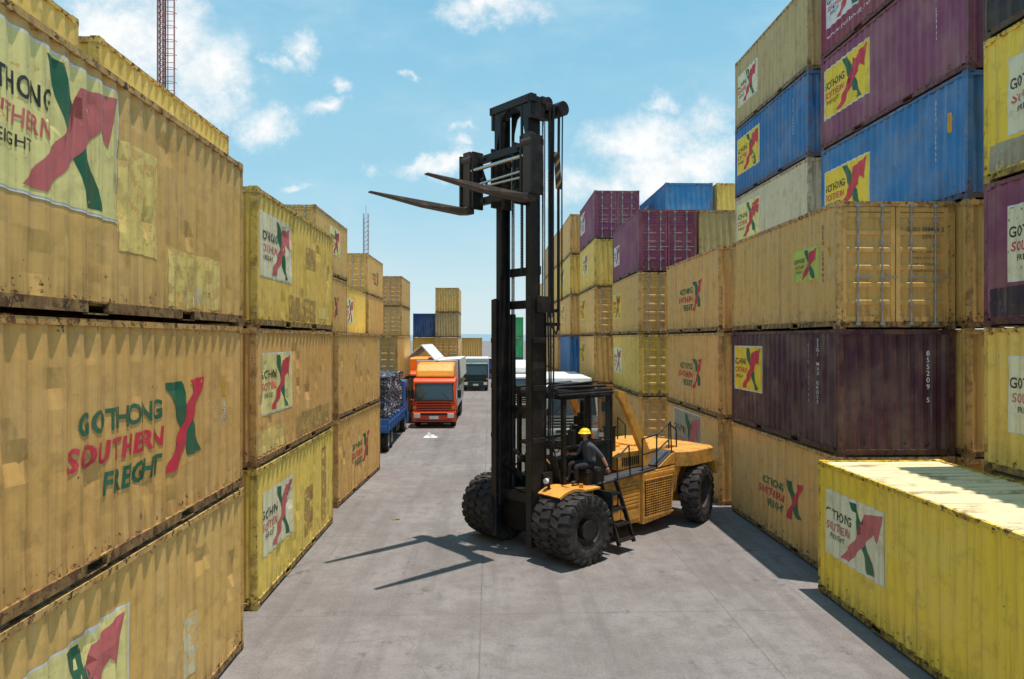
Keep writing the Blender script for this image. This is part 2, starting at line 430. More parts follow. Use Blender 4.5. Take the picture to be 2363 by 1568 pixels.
CC = {'tan': (.83, .485, .145), 'yel': (.95, .64, .13), 'pur': (.27, .065, .14), 'wine': (.36, .04, .09), 'blue': (.025, .20, .48),
      'dpur': (.075, .024, .042), 'whi': (.76, .66, .45), 'dark': (.04, .035, .04), 'green': (.03, .40, .14), 'olive': (.62, .45, .20), 'navy': (.025, .11, .34),
      'brite': (1.0, .68, .06)}
CN = {'tan': 'tan', 'yel': 'faded yellow', 'pur': 'purple', 'wine': 'wine red', 'blue': 'blue', 'dpur': 'dark purple', 'whi': 'dirty cream',
      'dark': 'blackened', 'green': 'green', 'olive': 'olive tan', 'navy': 'dark blue', 'brite': 'bright yellow'}
cnt = 0
def container(side, xf, y0, tier, color, items=(), doors='far', near=False, top=False, endnum=None, yaw=0):
    global cnt; cnt += 1
    cx = xf - W if side == 'L' else xf + W
    cx += random.uniform(-.03, .03) if near is False else random.uniform(-.012, .012)
    yaw += random.uniform(-.003, .003)
    z = (tier - 1) * H
    dn = doors == 'near'
    rot = (-math.pi / 2 if dn else math.pi / 2) + yaw
    pos = 'standing on the concrete' if tier == 1 else ('on top of its stack' if top else 'mid stack')
    mk = [i[0] for i in items]
    mt = ' with logo panel' if 'A' in mk else (' with green-red lettering' if 'B' in mk else '')
    e = empty('shipping_container', (cx, y0 + L20 / 2, z), rot, f"{CN[color]} shipping container{mt}, {pos}", 'container', 'stacked shipping containers')
    k_ = random.uniform(.88, 1.04)
    c = tuple(min(1, max(0, v * k_ * random.uniform(.96, 1.04))) for v in CC[color])
    fc = tuple(v * .85 for v in c)
    link('frame', ME_FRAME, e, 0, fc); link('roof', ME_ROOF, e, 0, c); link('floor', ME_FLOOR, e, 0, fc)
    var = (cnt % 5) if near else -1
    lane_plus = (side == 'L') == dn
    w1 = link('side_wall', wall_mesh(var), e, 0 if lane_plus else math.pi, c)
    link('side_wall', wall_mesh(-1), e, math.pi if lane_plus else 0, c)
    for it in items: link(DNAME[it[0]], decal_mesh(it, var), w1, 0, c)
    link('end_wall', ME_END, e, 0, c)
    for s in (1, -1):
        d = link('door', ME_DOOR[s], e, 0, c)
        if dn:
            for yy in (.3, .80): link('lock_rod', ME_ROD, d, 0, None, (0, s * yy, 0))
    if dn and near:
        xo = L20 / 2 - .026
        def put(b, body, y, zz, w, h):
            vs, fs = text2d(body, bold=.006)
            b.add([(xo, y + p[0] * w, zz + p[1] * h) for p in vs], fs)
        b = MB(); put(b, 'GSSU 208466 2', .22, 1.98, .78, .09); put(b, '22G1', .55, 1.84, .24, .08); b.obj('container_number', [cm('black')], e)
        b = MB()
        for k, t in enumerate(('MAX.WT 24000 KG', 'TARE 2230 KG', 'NET 21770 KG', 'CU.CAP 33.2 CU.M')): put(b, t, .35, 1.55 - .13 * k, .5, .045)
        b.obj('weight_table', [cm('black')], e)
    if endnum:
        vs, fs = text2d("\n".join(endnum), bold=.004, align='CENTER', line=.95)
        b = MB(); xo = -(L20 / 2 - .012)
        b.add([(xo, -.62 - p[0] * .07, 1.10 + p[1] * 1.05) for p in vs], fs)
        b.obj('container_number', [cm('wht')], e)
    return e
def stack(side, xf, y0, cols, items=None, doors=None, near=False, start=1, endnum=None, yaw=0):
    items = items or {}; doors = doors or {}
    for k, c in enumerate(cols):
        t = start + k
        container(side, xf, y0, t, c, items.get(t, ()), doors.get(t, 'far'), near, k == len(cols) - 1, (endnum or {}).get(t), yaw)
A = lambda u=-2.75, v=1.0, w=1.95, pc='cream', rc='fred': ('A', u, v, w, pc, rc)
B = lambda u=-1.2, v=.8, w=2.4: ('B', u, v, w)
NUM = lambda u, c='wht', v=1.0, h=1.3, body='GSSU 208466': ('N', u, v, h, c, body)

stack('L', -3.96, 5.07, ['tan', 'tan', 'tan'], {
    1: (A(-2.45, .85, 2.0, 'cream', 'fred'), ('P', .9, .5, 1.4, 1.35, 'pale')),
    2: (('B', -1.45, .72, 3.0), ('P', 2.25, 1.55, 2.32, 1.75, 'orange'), ('N', 2.25, 1.1, .35, 'wht', '22G1')),
    3: (A(-2.85, 1.05, 2.22), ('P', -.58, .75, .25, 1.95, 'fade'), ('P', .55, .2, 2.1, .92, 'fade'), ('P', 1.0, .22, 1.5, .5, 'pale'), ('N', 2.4, 1.1, .7, 'black', '208146'))}, near=True)
stack('L', -4.26, 12.65, ['yel', 'tan', 'yel'], {
    1: (A(-2.65, .85, 1.95, 'white'), ('P', .3, .4, 1.0, 1.5, 'tanp'), ('P', 1.8, .3, 2.3, 2.2, 'tanp')),
    2: (A(-2.65, .95, 1.9, 'cream', 'red'), ('P', -2.9, .2, -1.2, .65, 'fade'), ('P', -.4, .2, 2.8, .7, 'tanp')),
    3: (A(-2.75, 1.0, 1.95, 'white'), ('P', .35, 1.45, 1.2, 1.95, 'tanp'), ('P', -1.0, .2, 1.2, .72, 'tanp'), ('P', 1.6, .3, 2.6, .6, 'fade'))}, near=True)
stack('L', -4.34, 20.35, ['tan', 'tan'], {1: (B(-1.3, .8, 2.5),)}, near=True, yaw=-.045)
stack('L', -5.0, 37.4, ['tan', 'tan'], doors={2: 'near'})
stack('L', -6.95, 5.75, ['tan', 'yel', 'tan', 'yel'], {4: (('P', -1, .3, 1, 2, 'fade'),)}, near=True)
stack('L', -6.95, 12.4, ['tan', 'tan', 'yel', 'yel'], near=True)
stack('L', -7.2, 20.3, ['tan', 'yel'])
stack('L', -6.95, 27.6, ['tan', 'tan', 'tan', 'tan'], {4: (A(-.5, 1.0, 1.95, 'cream', 'red'),), 3: (B(),)}, {4: 'near'})
stack('L', -7.6, 36.0, ['tan', 'yel', 'yel'], {3: (A(-2.7, .7, 2.1, 'white'),)})
stack('L', -7.6, 43.0, ['tan', 'tan', 'tan', 'tan'], {4: (B(),)}, {4: 'near'})
stack('L', -7.5, 58.5, ['tan', 'yel', 'tan', 'tan'], doors={4: 'near', 3: 'near'})
stack('L', -8.5, 66.0, ['tan', 'tan', 'tan', 'blue'])
stack('L', -5.85, 74.0, ['tan', 'yel', 'navy'])
stack('L', -3.25, 71.5, ['tan', 'tan', 'olive', 'tan'], doors={2: 'near'})
stack('L', -.95, 82.0, ['blue', 'tan'])
stack('L', 1.7, 86.0, ['navy'])
stack('L', 4.25, 86.0, ['blue', 'green', 'green'])
stack('R', 6.5, 7.25, ['brite'], {1: (A(-2.75, .9, 1.95, 'white'),)}, near=True)
stack('R', 9.0, 6.1, ['tan', 'yel', 'pur', 'brite', 'dark'], {
    2: (A(-2.45, .8, 2.1, 'white', 'fred'),), 3: (A(-2.45, .8, 2.1, 'white', 'red'), ('P', -2.9, .2, 2.9, .7, 'dark')),
    4: (A(-2.45, .75, 2.1, 'white', 'red'), ('P', -2.9, .2, -.6, .65, 'grey'))}, near=True)
stack('R', 7.05, 13.6, ['tan', 'dpur', 'tan'], {
    1: (B(-1.0, .75, 2.4),),
    2: (A(-2.85, 1.0, 1.95, 'bright', 'red'), NUM(1.65), NUM(2.1, body='22G1 MAX GROSS', h=1.4)),
    3: (('A', 1.0, 1.1, 1.15, 'lime', 'red'), NUM(2.35, 'black', 1.0, 1.2), ('P', 2.6, 1.4, 2.66, 1.7, 'orange'))},
    {3: 'near'}, near=True, endnum={2: '855209 5'})
stack('R', 9.55, 13.35, ['tan', 'tan', 'tan', 'blue', 'pur', 'wine'], {
    4: (A(-2.85, .55, 2.25, 'bright', 'red'), NUM(2.0), ('P', 2.4, 1.5, 2.5, 1.9, 'orange')),
    5: (A(-2.85, .85, 2.25, 'bright', 'red'), NUM(2.0)),
    6: (('T', -2.7, .45, 2.4, .14, 'wht', 'www.gothong.com'), A(-2.7, .8, 1.8, 'wht', 'red'))}, near=True)
stack('R', 9.45, 19.95, ['tan', 'tan', 'tan', 'whi', 'blue', 'olive'], {
    4: (A(-2.85, .95, 2.15, 'cream', 'red'),), 5: (A(-2.85, .85, 2.15, 'bright', 'red'), NUM(1.9, h=1.1)), 6: (A(-2.8, .8, 1.9, 'white', 'red'),)}, near=True)
stack('R', 6.85, 20.25, ['tan', 'tan', 'tan'], {1: (A(-2.0, .5, 3.2, 'grey', 'fred'),), 2: (B(-1.3, .75, 2.6), NUM(2.3)), 3: (B(-1.3, .75, 2.6),)}, near=True)
stack('R', 6.2, 28.2, ['tan', 'yel', 'tan', 'pur'], {2: (A(-2.8, .8, 1.9, 'white'),), 3: (A(-2.8, .8, 1.9, 'bright', 'red'),), 4: (A(-2.8, .8, 1.5, 'wht', 'red'),)},
      {2: 'near', 3: 'near', 4: 'near', 1: 'near'})
stack('R', 8.75, 28.2, ['tan', 'tan', 'tan', 'olive'], {4: (A(-1, .9, 1.9, 'white'),)})
stack('R', 9.0, 34.6, ['tan', 'tan', 'tan', 'tan', 'blue'], {5: (A(),)})
stack('R', 11.6, 34.6, ['tan', 'tan', 'tan', 'tan', 'yel'])
stack('R', 5.6, 36.5, ['tan', 'tan', 'tan', 'yel', 'pur'], {1: (A(),), 2: (A(pc='bright'),), 3: (A(pc='bright', rc='red'),), 4: (A(-1.5),), 5: (A(pc='wht', rc='red'),)}, {3: 'near', 5: 'near'})
stack('R', 8.2, 42.0, ['tan', 'tan', 'tan', 'tan', 'olive'], {5: (A(),)})
stack('R', 5.1, 43.4, ['yel', 'blue', 'tan', 'yel', 'tan'], {1: (A(),), 4: (A(pc='white'),), 3: (A(),)}, {1: 'near'})
stack('R', 5.0, 50.2, ['tan', 'tan', 'tan', 'yel', 'tan'], {1: (A(),), 2: (A(),), 4: (A(pc='white'),)}, {2: 'near'})
stack('R', 4.95, 57.0, ['tan', 'tan', 'olive', 'tan', 'tan'], {2: (A(),), 3: (A(),)}, {3: 'near'})
stack('R', 4.95, 63.6, ['tan', 'tan', 'tan', 'yel'])

# ------------------------------------------------------------------ ground
def ground_mat():
    m, nt, b = newmat('worn_concrete')
    tc = nt.nodes.new('ShaderNodeTexCoord'); P = tc.outputs['Object']
    s = nt.nodes.new('ShaderNodeSeparateXYZ'); nt.links.new(P, s.inputs[0])
    n1 = noise_(nt, P, .35, 5, .6); n2 = noise_(nt, P, 2.3, 5, .78); n3 = noise_(nt, P, 26., 4, .85)
    c = mix(nt, ramp(nt, n1, .35, .65), (.190, .163, .153), (.250, .223, .212))
    c = mix(nt, ramp(nt, n2, .42, .66, 0, .58), c, (.14, .118, .11))
    c = mix(nt, ramp(nt, n2, .45, .28, 0, .35), c, (.30, .275, .26))
    ln = noise_(nt, vmath(nt, 'MULTIPLY', P, (1.3, .07, 1)), 1.4, 5, .65)
    c = mix(nt, ramp(nt, ln, .46, .66, 0, .5), c, (.13, .112, .105))
    c = mix(nt, ramp(nt, n3, .42, .72, 0, .4), c, (.35, .325, .31))
    c = mix(nt, ramp(nt, n3, .48, .25, 0, .4), c, (.085, .075, .07))
    c = mix(nt, ramp(nt, noise_(nt, P, .9, 5, .78), .59, .69, 0, .6), c, (.075, .062, .056))
    c = mix(nt, ramp(nt, noise_(nt, P, 1.6, 5, .65, .5), .64, .74, 0, .35), c, (.38, .355, .335))
    def joint(co, period, off, w):
        wob = math_(nt, 'MULTIPLY', n2, .06)
        f = math_(nt, 'FRACT', math_(nt, 'DIVIDE', math_(nt, 'ADD', math_(nt, 'ADD', co, off), wob), period))
        d = math_(nt, 'ABSOLUTE', math_(nt, 'SUBTRACT', f, .5))
        return ramp(nt, d, w / period, w / period * .3, 0, 1)
    j = math_(nt, 'MAXIMUM', joint(s.outputs[0], 4.5, 2.38, .02), joint(s.outputs[1], 5.0, .08, .02))
    j = math_(nt, 'MULTIPLY', j, ramp(nt, n1, .3, .6, .12, .4))
    v = nt.nodes.new('ShaderNodeTexVoronoi'); v.feature = 'DISTANCE_TO_EDGE'; v.inputs['Scale'].default_value = .33
    dv = nt.nodes.new('ShaderNodeTexNoise'); dv.inputs['Scale'].default_value = 1.8; dv.inputs['Detail'].default_value = 5
    nt.links.new(P, dv.inputs['Vector'])
    nt.links.new(vmath(nt, 'ADD', P, vmath(nt, 'MULTIPLY', dv.outputs['Color'], (.8, .8, 0))), v.inputs['Vector'])
    cr = math_(nt, 'MULTIPLY', ramp(nt, v.outputs['Distance'], .006, .001), ramp(nt, n1, .5, .62, 0, .35))
    jj = math_(nt, 'MAXIMUM', j, cr)
    c = mix(nt, jj, c, (.06, .05, .045))
    nt.links.new(c, b.inputs['Base Color']); b.inputs['Roughness'].default_value = .9
    b.inputs['Specular IOR Level'].default_value = .2
    bump(nt, b, math_(nt, 'ADD', n3, n2), .45, .02)
    return m
g = MB().grid(60, 60, lambda a, c: ((a - .5) * 6000, (c - .5) * 6000 + 500, 0), smooth=False).obj('ground', ground_mat()); g['kind'] = 'structure'
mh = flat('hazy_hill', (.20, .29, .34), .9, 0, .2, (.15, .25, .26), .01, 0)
def hillf(a, c):
    x = (a - .5) * 3600
    return (x, 2300 + c * 500, (10 + 38 * (.5 + .5 * noise.noise(Vector((x * .0016, 3, 1)))) ** 1.4) * math.sin(math.pi * c))
h = MB().grid(120, 8, hillf).obj('hills', mh); h['kind'] = 'structure'

# ------------------------------------------------------------------ wheel
def tyre_mb(r, w, lug=True, n=40):
    b = MB(); h = w / 2
    b.lathe([(-h * .86, r * .52), (-h, r * .64), (-h * 1.0, r * .84), (-h * .82, r * .955), (h * .82, r * .955), (h, r * .84), (h, r * .64), (h * .86, r * .52)], n)
    if lug:
        k = 22
        for i in range(k):
            for s in (-1, 1):
                a = 2 * math.pi * (i + (.5 if s > 0 else 0)) / k
                M = Matrix.Rotation(-a, 4, 'Y')
                y0, y1 = sorted((s * h * .02, s * h * .97))
                da = .30 * r * 2 * math.pi / k
                vs = []
                for x in (r * .94, r * 1.0):
                    for (y, sh) in ((y0, -.4 * s * da), (y1, .4 * s * da)):
                        for z in (-da, da): vs.append((x - (.03 * r if abs(y) > h * .5 else 0), y, z + sh))
                b.add(vs, [(0, 1, 3, 2), (4, 6, 7, 5), (0, 4, 5, 1), (2, 3, 7, 6), (0, 2, 6, 4), (1, 5, 7, 3)], 0, False, M)
                ys = sorted((s * h * .93, s * h * 1.03))
                b.box(r * .80, r * .93, ys[0], ys[1], -da * .8, da * .8, 0, M)
    return b
def rim_mb(r, w, out=1):
    b = MB(); h = w / 2
    b.lathe([(out * h * .8, r * .54), (out * h * .9, r * .50), (out * h * .75, r * .46), (out * h * .35, r * .42), (out * h * .25, r * .3), (out * h * .3, r * .16), (out * h * .55, r * .14), (out * h * .55, 0)], 28)
    b.lathe([(-out * h * .8, r * .54), (-out * h * .5, r * .3), (-out * h * .5, 0)], 20)
    for i in range(10):
        a = 2 * math.pi * i / 10; x = r * .23 * math.cos(a); z = r * .23 * math.sin(a)
        b.cyl((x, out * h * .2, z), (x, out * h * .42, z), r * .025, n=6)
    return b
def wheel(parent, loc, r, w, out, lug=True, mrim=None, steer=0):
    e = bpy.data.objects.new('wheel', None); COL.objects.link(e); e.parent = parent; e.location = loc; e.empty_display_size = .1; e.rotation_euler = (0, 0, steer)
    tyre_mb(r, w, lug).obj('tyre', M_TYRE, e); rim_mb(r, w, out).obj('rim', mrim or M_RIM, e)
    return e

# ------------------------------------------------------------------ forklift
FA = math.atan2(-.64, -.77)
F = empty('forklift', (.95, 16.45, 0), FA, "large orange forklift with raised black mast on concrete yard", 'forklift')
R = .78
wheel(F, (0, 1.70, R), R, .52, 1); wheel(F, (0, 1.13, R), R, .52, 1)
wheel(F, (-.0, -1.44, R), R, .50, -1); wheel(F, (0, -.90, R), R, .50, -1)
for s in (1, -1): wheel(F, (-5.0, s * 1.42, R), R, .46, s, steer=rad(15))
b = MB(); b.box(-5.1, .35, -.60, .62, .45, 1.15); b.cyl((0, -1.6, R), (0, 1.95, R), .22, n=16); b.box(-.35, .35, -.60, .84, .45, 1.35)
b.cyl((-5.0, -1.5, R), (-5.0, 1.5, R), .16); b.box(-1.2, -.2, -.8, .8, 1.15, 1.5)
for s in (1, -1):
    b.beam((-.5, s * .45, 1.25), (.35, s * .45, 2.0), .14, .14)
b.obj('chassis', M_BLACK, F, bevel=.012)
b = MB()
for y0, y1 in ((.62, 1.22), (-1.22, -.62)):
    b.prism([(-.90, 1.20), (-.90, 1.50), (-2.75, 1.56), (-2.75, .34), (-1.15, .40), (-1.0, .8)], y0, y1)
b.prism([(-2.75, .28), (-2.75, 1.58), (-4.12, 1.64), (-4.12, 1.25), (-3.95, .36)], -1.30, 1.30)
for y0, y1 in ((.86, 1.30), (-1.30, -.86)):
    b.prism([(-3.35, 1.65), (-3.95, 1.95), (-4.12, 1.97), (-4.12, 1.66)], y0, y1)
b.obj('body', M_ORANGE, F, bevel=.02)
b = MB()
b.prism([(-2.30, 1.63), (-2.30, 1.96), (-2.5, 2.05), (-4.5, 2.07), (-4.9, 2.03), (-4.9, 1.66)], -.84, .84)
b.box(-3.3, -2.6, -.5, .1, 2.04, 2.14); b.box(-4.3, -3.6, -.4, .3, 2.05, 2.12)
b.obj('engine_hood', M_ORANGE, F, bevel=.025)
b = MB()
for k in range(9): b.box(-3.15 + k * .08, -3.11 + k * .08, .842, .855, 1.72, 1.94)
b.obj('hood_vent', M_DARK, F)
b = MB()
pl = [(-4.12, -1.34), (-4.12, 1.34), (-4.5, 1.56), (-5.55, 1.56), (-5.82, 1.3), (-5.92, .6), (-5.92, -.6), (-5.82, -1.3), (-5.55, -1.56), (-4.5, -1.56)]
b.prism(pl, 1.585, 1.99, 'z'); b.prism([(-4.12, .6), (-4.12, 1.58), (-5.8, 1.58), (-5.8, .6), (-5.2, .42)], -.88, .88)
for s in (1, -1):
    ys = sorted((s * 1.0, s * 1.50)); b.prism([(-5.80, 1.584), (-5.92, 1.584), (-5.90, 1.25), (-5.84, 1.20)], ys[0], ys[1])
    b.prism([(-4.122, 1.584), (-4.40, 1.584), (-4.26, 1.40), (-4.17, 1.20), (-4.122, .9)], min(s * .9, s * 1.33), max(s * .9, s * 1.33))
b.obj('counterweight', M_ORANGE, F, bevel=.03)
b = MB(); b.box(-3.95, -2.82, 1.302, 1.312, .46, 1.38, 1)
for i in range(15):
    x = -3.93 + i * .074; b.beam((x, 1.322, .46), (x + .04, 1.322, 1.38), .014, .016, 0)
for i in range(15):
    z = .47 + i * .062; b.box(-3.95, -2.82, 1.313, 1.335, z, z + .016, 0)
for z in (.43, 1.38): b.box(-3.98, -2.79, 1.304, 1.34, z, z + .03)
b.obj('side_grille', [M_ORANGE, M_DARK], F)
b = MB()
b.box(-2.68, -1.95, 1.222, 1.238, .46, .70); b.box(-1.88, -1.25, 1.222, 1.236, .85, 1.4); b.box(-4.08, -2.80, 1.302, 1.318, 1.45, 1.54)
for k in range(7): b.box(-2.68, -1.95, 1.222, 1.245, .78 + k * .09, .84 + k * .09)
b.obj('access_panel', M_ORANGE, F, bevel=.006)
for s in (1, -1):
    b = MB(); n = 7
    ya, yb = s * .80, s * (1.50 if s > 0 else 1.10)
    a0, a1 = (58, 54) if s > 0 else (72, 30)
    def arc(a, c, d=0):
        an = rad(a0 + a * a1); y = ya + c * (yb - ya)
        return (math.cos(an) * (.90 + d), y, R + math.sin(an) * (.83 + d))
    b.grid(n, 1, lambda a, c: arc(a, c)); b.grid(n, 1, lambda a, c: arc(a, c, -.035))
    for c0 in (0, 1): b.grid(n, 1, lambda a, c: arc(a, c0, -.06 * c))
    b.box(-.88, -.33, min(ya, yb), max(ya, yb), 1.50, 1.54)
    b.obj('front_fender', M_ORANGE, F)
    b = MB(); b.box(-.97, -.93, min(s * 1.24, s * 1.8), max(s * 1.24, s * 1.8), .45, 1.45); b.obj('mud_flap', M_DARK, F)
b = MB(); b.prism([(-.62, 1.49), (-2.2, 1.57), (-3.3, 1.63), (-3.3, 1.66), (-2.2, 1.61), (-.62, 1.53)], .87, 1.30)
b.prism([(-3.36, 1.665), (-3.96, 1.965), (-4.1, 1.99), (-4.1, 2.01), (-3.94, 1.99), (-3.36, 1.70)], .87, 1.29)
b.obj('running_board', M_PLATE, F)
b = MB()
for k in range(4):
    z = .28 + k * .33; y = 1.80 - k * .13; b.box(-1.62, -1.12, y - .18, y + .12, z, z + .035)
    for i in range(5): b.box(-1.60 + i * .11, -1.57 + i * .11, y - .15, y + .11, z + .035, z + .05)
b.beam((-1.64, 1.88, .2), (-1.64, 1.33, 1.55), .05, .10); b.beam((-1.10, 1.88, .2), (-1.10, 1.33, 1.55), .05, .10)
b.obj('boarding_ladder', M_BLACK, F)
rr = .02
for pts in ([(-1.12, 1.36, .9), (-1.1, 1.34, 2.2), (-1.12, 1.15, 2.32)], [(-1.68, 1.36, .9), (-1.70, 1.32, 2.1), (-2.2, 1.28, 2.35), (-2.25, 1.28, 1.60)],
            [(-2.75, 1.27, 1.6), (-2.75, 1.27, 2.45), (-3.4, 1.27, 2.52), (-3.95, 1.27, 2.80), (-4.0, 1.27, 1.97)], [(-2.75, 1.27, 2.05), (-3.4, 1.27, 2.10), (-3.98, 1.27, 2.38)], [(-3.35, 1.27, 1.66), (-3.35, 1.27, 2.50)],
            [(-4.4, .9, 1.98), (-4.4, .9, 2.70), (-4.75, .9, 2.45), (-4.75, .9, 1.98)], [(-4.4, -.9, 1.98), (-4.4, -.9, 2.70), (-4.75, -.9, 2.45), (-4.75, -.9, 1.98)]):
    MB().tube(pts, rr).obj('handrail', M_BLACK, F)
CX0, CX1, CY0, CY1, CZ0, CZ1 = -2.05, -.45, -.85, .72, 1.50, 3.60
b = MB()
for x in (CX0, CX1):
    for y in (CY0, CY1): b.box(x - .05, x + .05, y - .05, y + .05, CZ0, CZ1)
b.box(-1.32, -1.25, CY1 - .04, CY1 + .04, CZ0, CZ1); b.box(-1.32, -1.25, CY0 - .04, CY0 + .04, CZ0, CZ1)
for z in (CZ0, 2.35, CZ1 - .06):
    for y in (CY0, CY1): b.box(CX0, CX1, y - .035, y + .035, z, z + .07)
    for x in (CX0, CX1): b.box(x - .035, x + .035, CY0, CY1, z, z + .07)
b.box(CX0, CX1, CY0, CY1, 1.45, 1.53)
b.box(CX0 + .02, CX0 + .04, CY0, CY1, 1.53, 2.35)
b.obj('cab_frame', M_BLACK, F, bevel=.008)
b = MB()
b.box(CX0 + .06, CX1 - .06, CY0 - .008, CY0 + .008, 1.58, CZ1 - .08); b.box(CX1 - .008, CX1 + .008, CY0 + .06, CY1 - .06, 1.58, CZ1 - .08)
b.box(CX0 - .008, CX0 + .008, CY0 + .06, CY1 - .06, 2.43, CZ1 - .08)
b.obj('cab_window', M_GLASS, F)
b = MB()
b.box(CX0 - .15, CX1 + .2, CY0 - .08, CY1 + .08, CZ1 + .012, CZ1 + .07)
for i in range(9): b.box(CX0 - .2, CX1 + .35, CY0 + i * .19, CY0 + .04 + i * .19, CZ1 + .08, CZ1 + .13)
b.box(-1.9, -1.2, -.5, .35, CZ1 + .13, CZ1 + .27)
b.cyl((-2.1, .6, CZ1 + .2), (-.3, .55, CZ1 + .22), .035); b.cyl((-2.15, .3, CZ1 + .3), (-.2, .45, CZ1 + .26), .025)
b.cyl((-2.1, -.6, CZ1 + .25), (-.2, -.7, CZ1 + .2), .03)
for y in (-.7, .62): b.box(-.3, -.2, y - .09, y + .09, CZ1 + .05, CZ1 + .22)
b.obj('cab_roof', M_BLACK, F, bevel=.008)
b = MB(); b.box(-1.75, -1.25, -.3, .2, 1.53, 2.0); b.box(-1.8, -1.68, -.28, .18, 2.0, 2.75); b.box(-1.78, -1.7, -.15, .05, 2.8, 3.0)
b.obj('driver_seat', M_DARK, F, bevel=.03)
b = MB(); b.cyl((-.62, -.05, 1.53), (-.85, -.05, 2.3), .05)
for i in range(16):
    a0, a1 = [2 * math.pi * k / 16 for k in (i, i + 1)]
    f = lambda a: (-.87 + .08 * math.cos(a), -.05 + .2 * math.sin(a), 2.32 + .17 * math.cos(a))
    b.cyl(f(a0), f(a1), .016, n=6)
b.box(-.75, -.5, -.7, .55, 1.53, 2.1)
b.obj('steering_wheel', M_DARK, F)
b = MB()
for x in (0, .72): b.box(x, x + .05, -.02, .02, 0, 2.0)
for z in (0, .8, 1.95): b.box(0, .77, -.019, .019, z, z + .05)
b.box(.05, .72, -.006, .006, .05, 1.95, 1)
b.obj('cab_door', [M_BLACK, M_GLASS], F, (-1.3, CY1 + .06, 1.62), (0, 0, rad(175)))
b = MB(); b.box(-1.35, -.75, .78, 1.22, 1.53, 1.86); b.box(-1.33, -.77, .80, 1.20, 1.86, 1.90)
b.obj('tool_box', M_BLACK, F, bevel=.02)
for s in (1, -1):
    b = MB()
    b.prism([(-2.15, 3.54), (-2.15, 3.70), (-2.4, 3.64), (-3.42, 2.1), (-3.42, 1.66), (-3.14, 1.66), (-3.14, 2.04), (-2.3, 3.40)], s * .92 - .065, s * .92 + .065)
    b.obj('cab_stay', M_ORANGE, F, bevel=.01)
b = MB(); b.cyl((-2.5, -.55, 2.0), (-2.5, -.55, 3.3), .08); b.cyl((-2.5, -.55, 2.4), (-2.5, -.55, 3.0), .15)
b.cyl((-2.5, -.55, 3.3), (-2.65, -.55, 3.5), .07)
b.obj('exhaust_pipe', M_BLACK, F)
MB().cyl((-2.62, .3, 2.0), (-2.62, .3, 2.65), .16).cyl((-2.62, .3, 2.65), (-2.62, .3, 2.72), .19).obj('air_filter', M_BLACK, F)
for s in (1, -1):
    b = MB(); b.tube([(-.45, s * .9, 3.0), (-.15, s * 1.25, 3.05), (-.1, s * 1.3, 2.9)], .018); b.box(-.14, -.08, s * 1.3 - .1, s * 1.3 + .1, 2.55, 2.92)
    b.obj('mirror', M_DARK, F, bevel=.01)
for s in (1, -1):
    b = MB(); b.cyl((.32, s * .95, 1.76), (.39, s * .95, 1.76), .06, n=16); b.box(.22, .32, s * .95 - .07, s * .95 + .07, 1.69, 1.83, 1); b.beam((.27, s * .95, 1.70), (.27, s * .95, 1.53), .05, .05, 1)
    b.obj('headlight', [M_LAMP, M_BLACK], F)
MB().cyl((-.3, 1.42, 1.59), (-.3, 1.42, 1.68), .05).obj('indicator_lamp', M_AMBER, F)
# ---- mast
MX = .37; DO = .23; DI = .165
b = MB()
for s in (1, -1):
    y = s * .58
    b.box(MX - DO + .002, MX + DO - .002, y - .03 + s * .10, y + .03 + s * .10, .22, 5.95)
    ys = sorted((s * .53, s * .71))
    b.box(MX - DO, MX - DO + .05, ys[0], ys[1], .22, 5.95); b.box(MX + DO - .05, MX + DO, ys[0], ys[1], .22, 5.95)
for z, hh in ((.35, .5), (3.2, .16), (5.72, .2)):
    b.box(MX - DO - .1, MX - DO - .005, -.70, .70, z, z + hh)
for s in (1, -1):
    b.box(MX - .38, MX - .1, s * .75 - .035, s * .75 + .035, 1.2, 1.9); b.box(MX - .34, MX + .1, s * .75 - .035, s * .75 + .035, 5.6, 5.98)
    for z in (2.6, 3.8, 4.9):
        ys = sorted((s * .725, s * .765)); b.box(MX - .2, MX + .2, ys[0], ys[1], z, z + .12)
b.obj('outer_mast', M_BLACK, F, bevel=.008)
b = MB()
for s in (1, -1):
    b.box(MX - DI + .002, MX + DI - .002, s * .56 - .025, s * .56 + .025, 1.0, 10.42)
    ys = sorted((s * .45, s * .60))
    b.box(MX - DI, MX - DI + .045, ys[0], ys[1], 1.0, 10.38); b.box(MX + DI - .045, MX + DI, ys[0], ys[1], 1.0, 10.38)
for z, hh in ((6.5, .2), (9.5, .16)): b.box(MX - DI - .08, MX - DI - .003, -.55, .55, z, z + hh)
b.box(MX - .24, MX - .10, -.74, .74, 10.42, 10.60); b.box(MX + .08, MX + .26, -.74, .74, 10.42, 10.60)
for s in (1, -1):
    ys = sorted((s * .62, s * .70)); b.box(MX - .24, MX + .26, ys[0], ys[1], 10.40, 10.58)
    b.box(MX - .22, MX + .24, ys[0], ys[1], 10.05, 10.42)
for s in (1, -1):
    b.prism([(s * .42, 9.4), (s * .42, 10.42), (s * .05, 10.42), (s * .24, 10.3), (s * .34, 10.0)], MX - .22, MX - .17, 'x')
    b.prism([(s * .60, 9.2), (s * .60, 10.42), (s * .1, 10.42), (s * .30, 10.3), (s * .44, 9.9)], MX + .17, MX + .22, 'x')
b.box(MX - .75, MX - .24, .64, .72, 10.34, 10.50); b.box(MX - .75, MX - .24, .32, .38, 10.34, 10.50)
b.cyl((MX - .70, .25, 10.42), (MX - .70, .85, 10.42), .17, n=20); b.cyl((MX - .40, .35, 10.54), (MX - .40, .65, 10.54), .13, n=16)
b.obj('inner_mast', M_BLACK, F, bevel=.008)
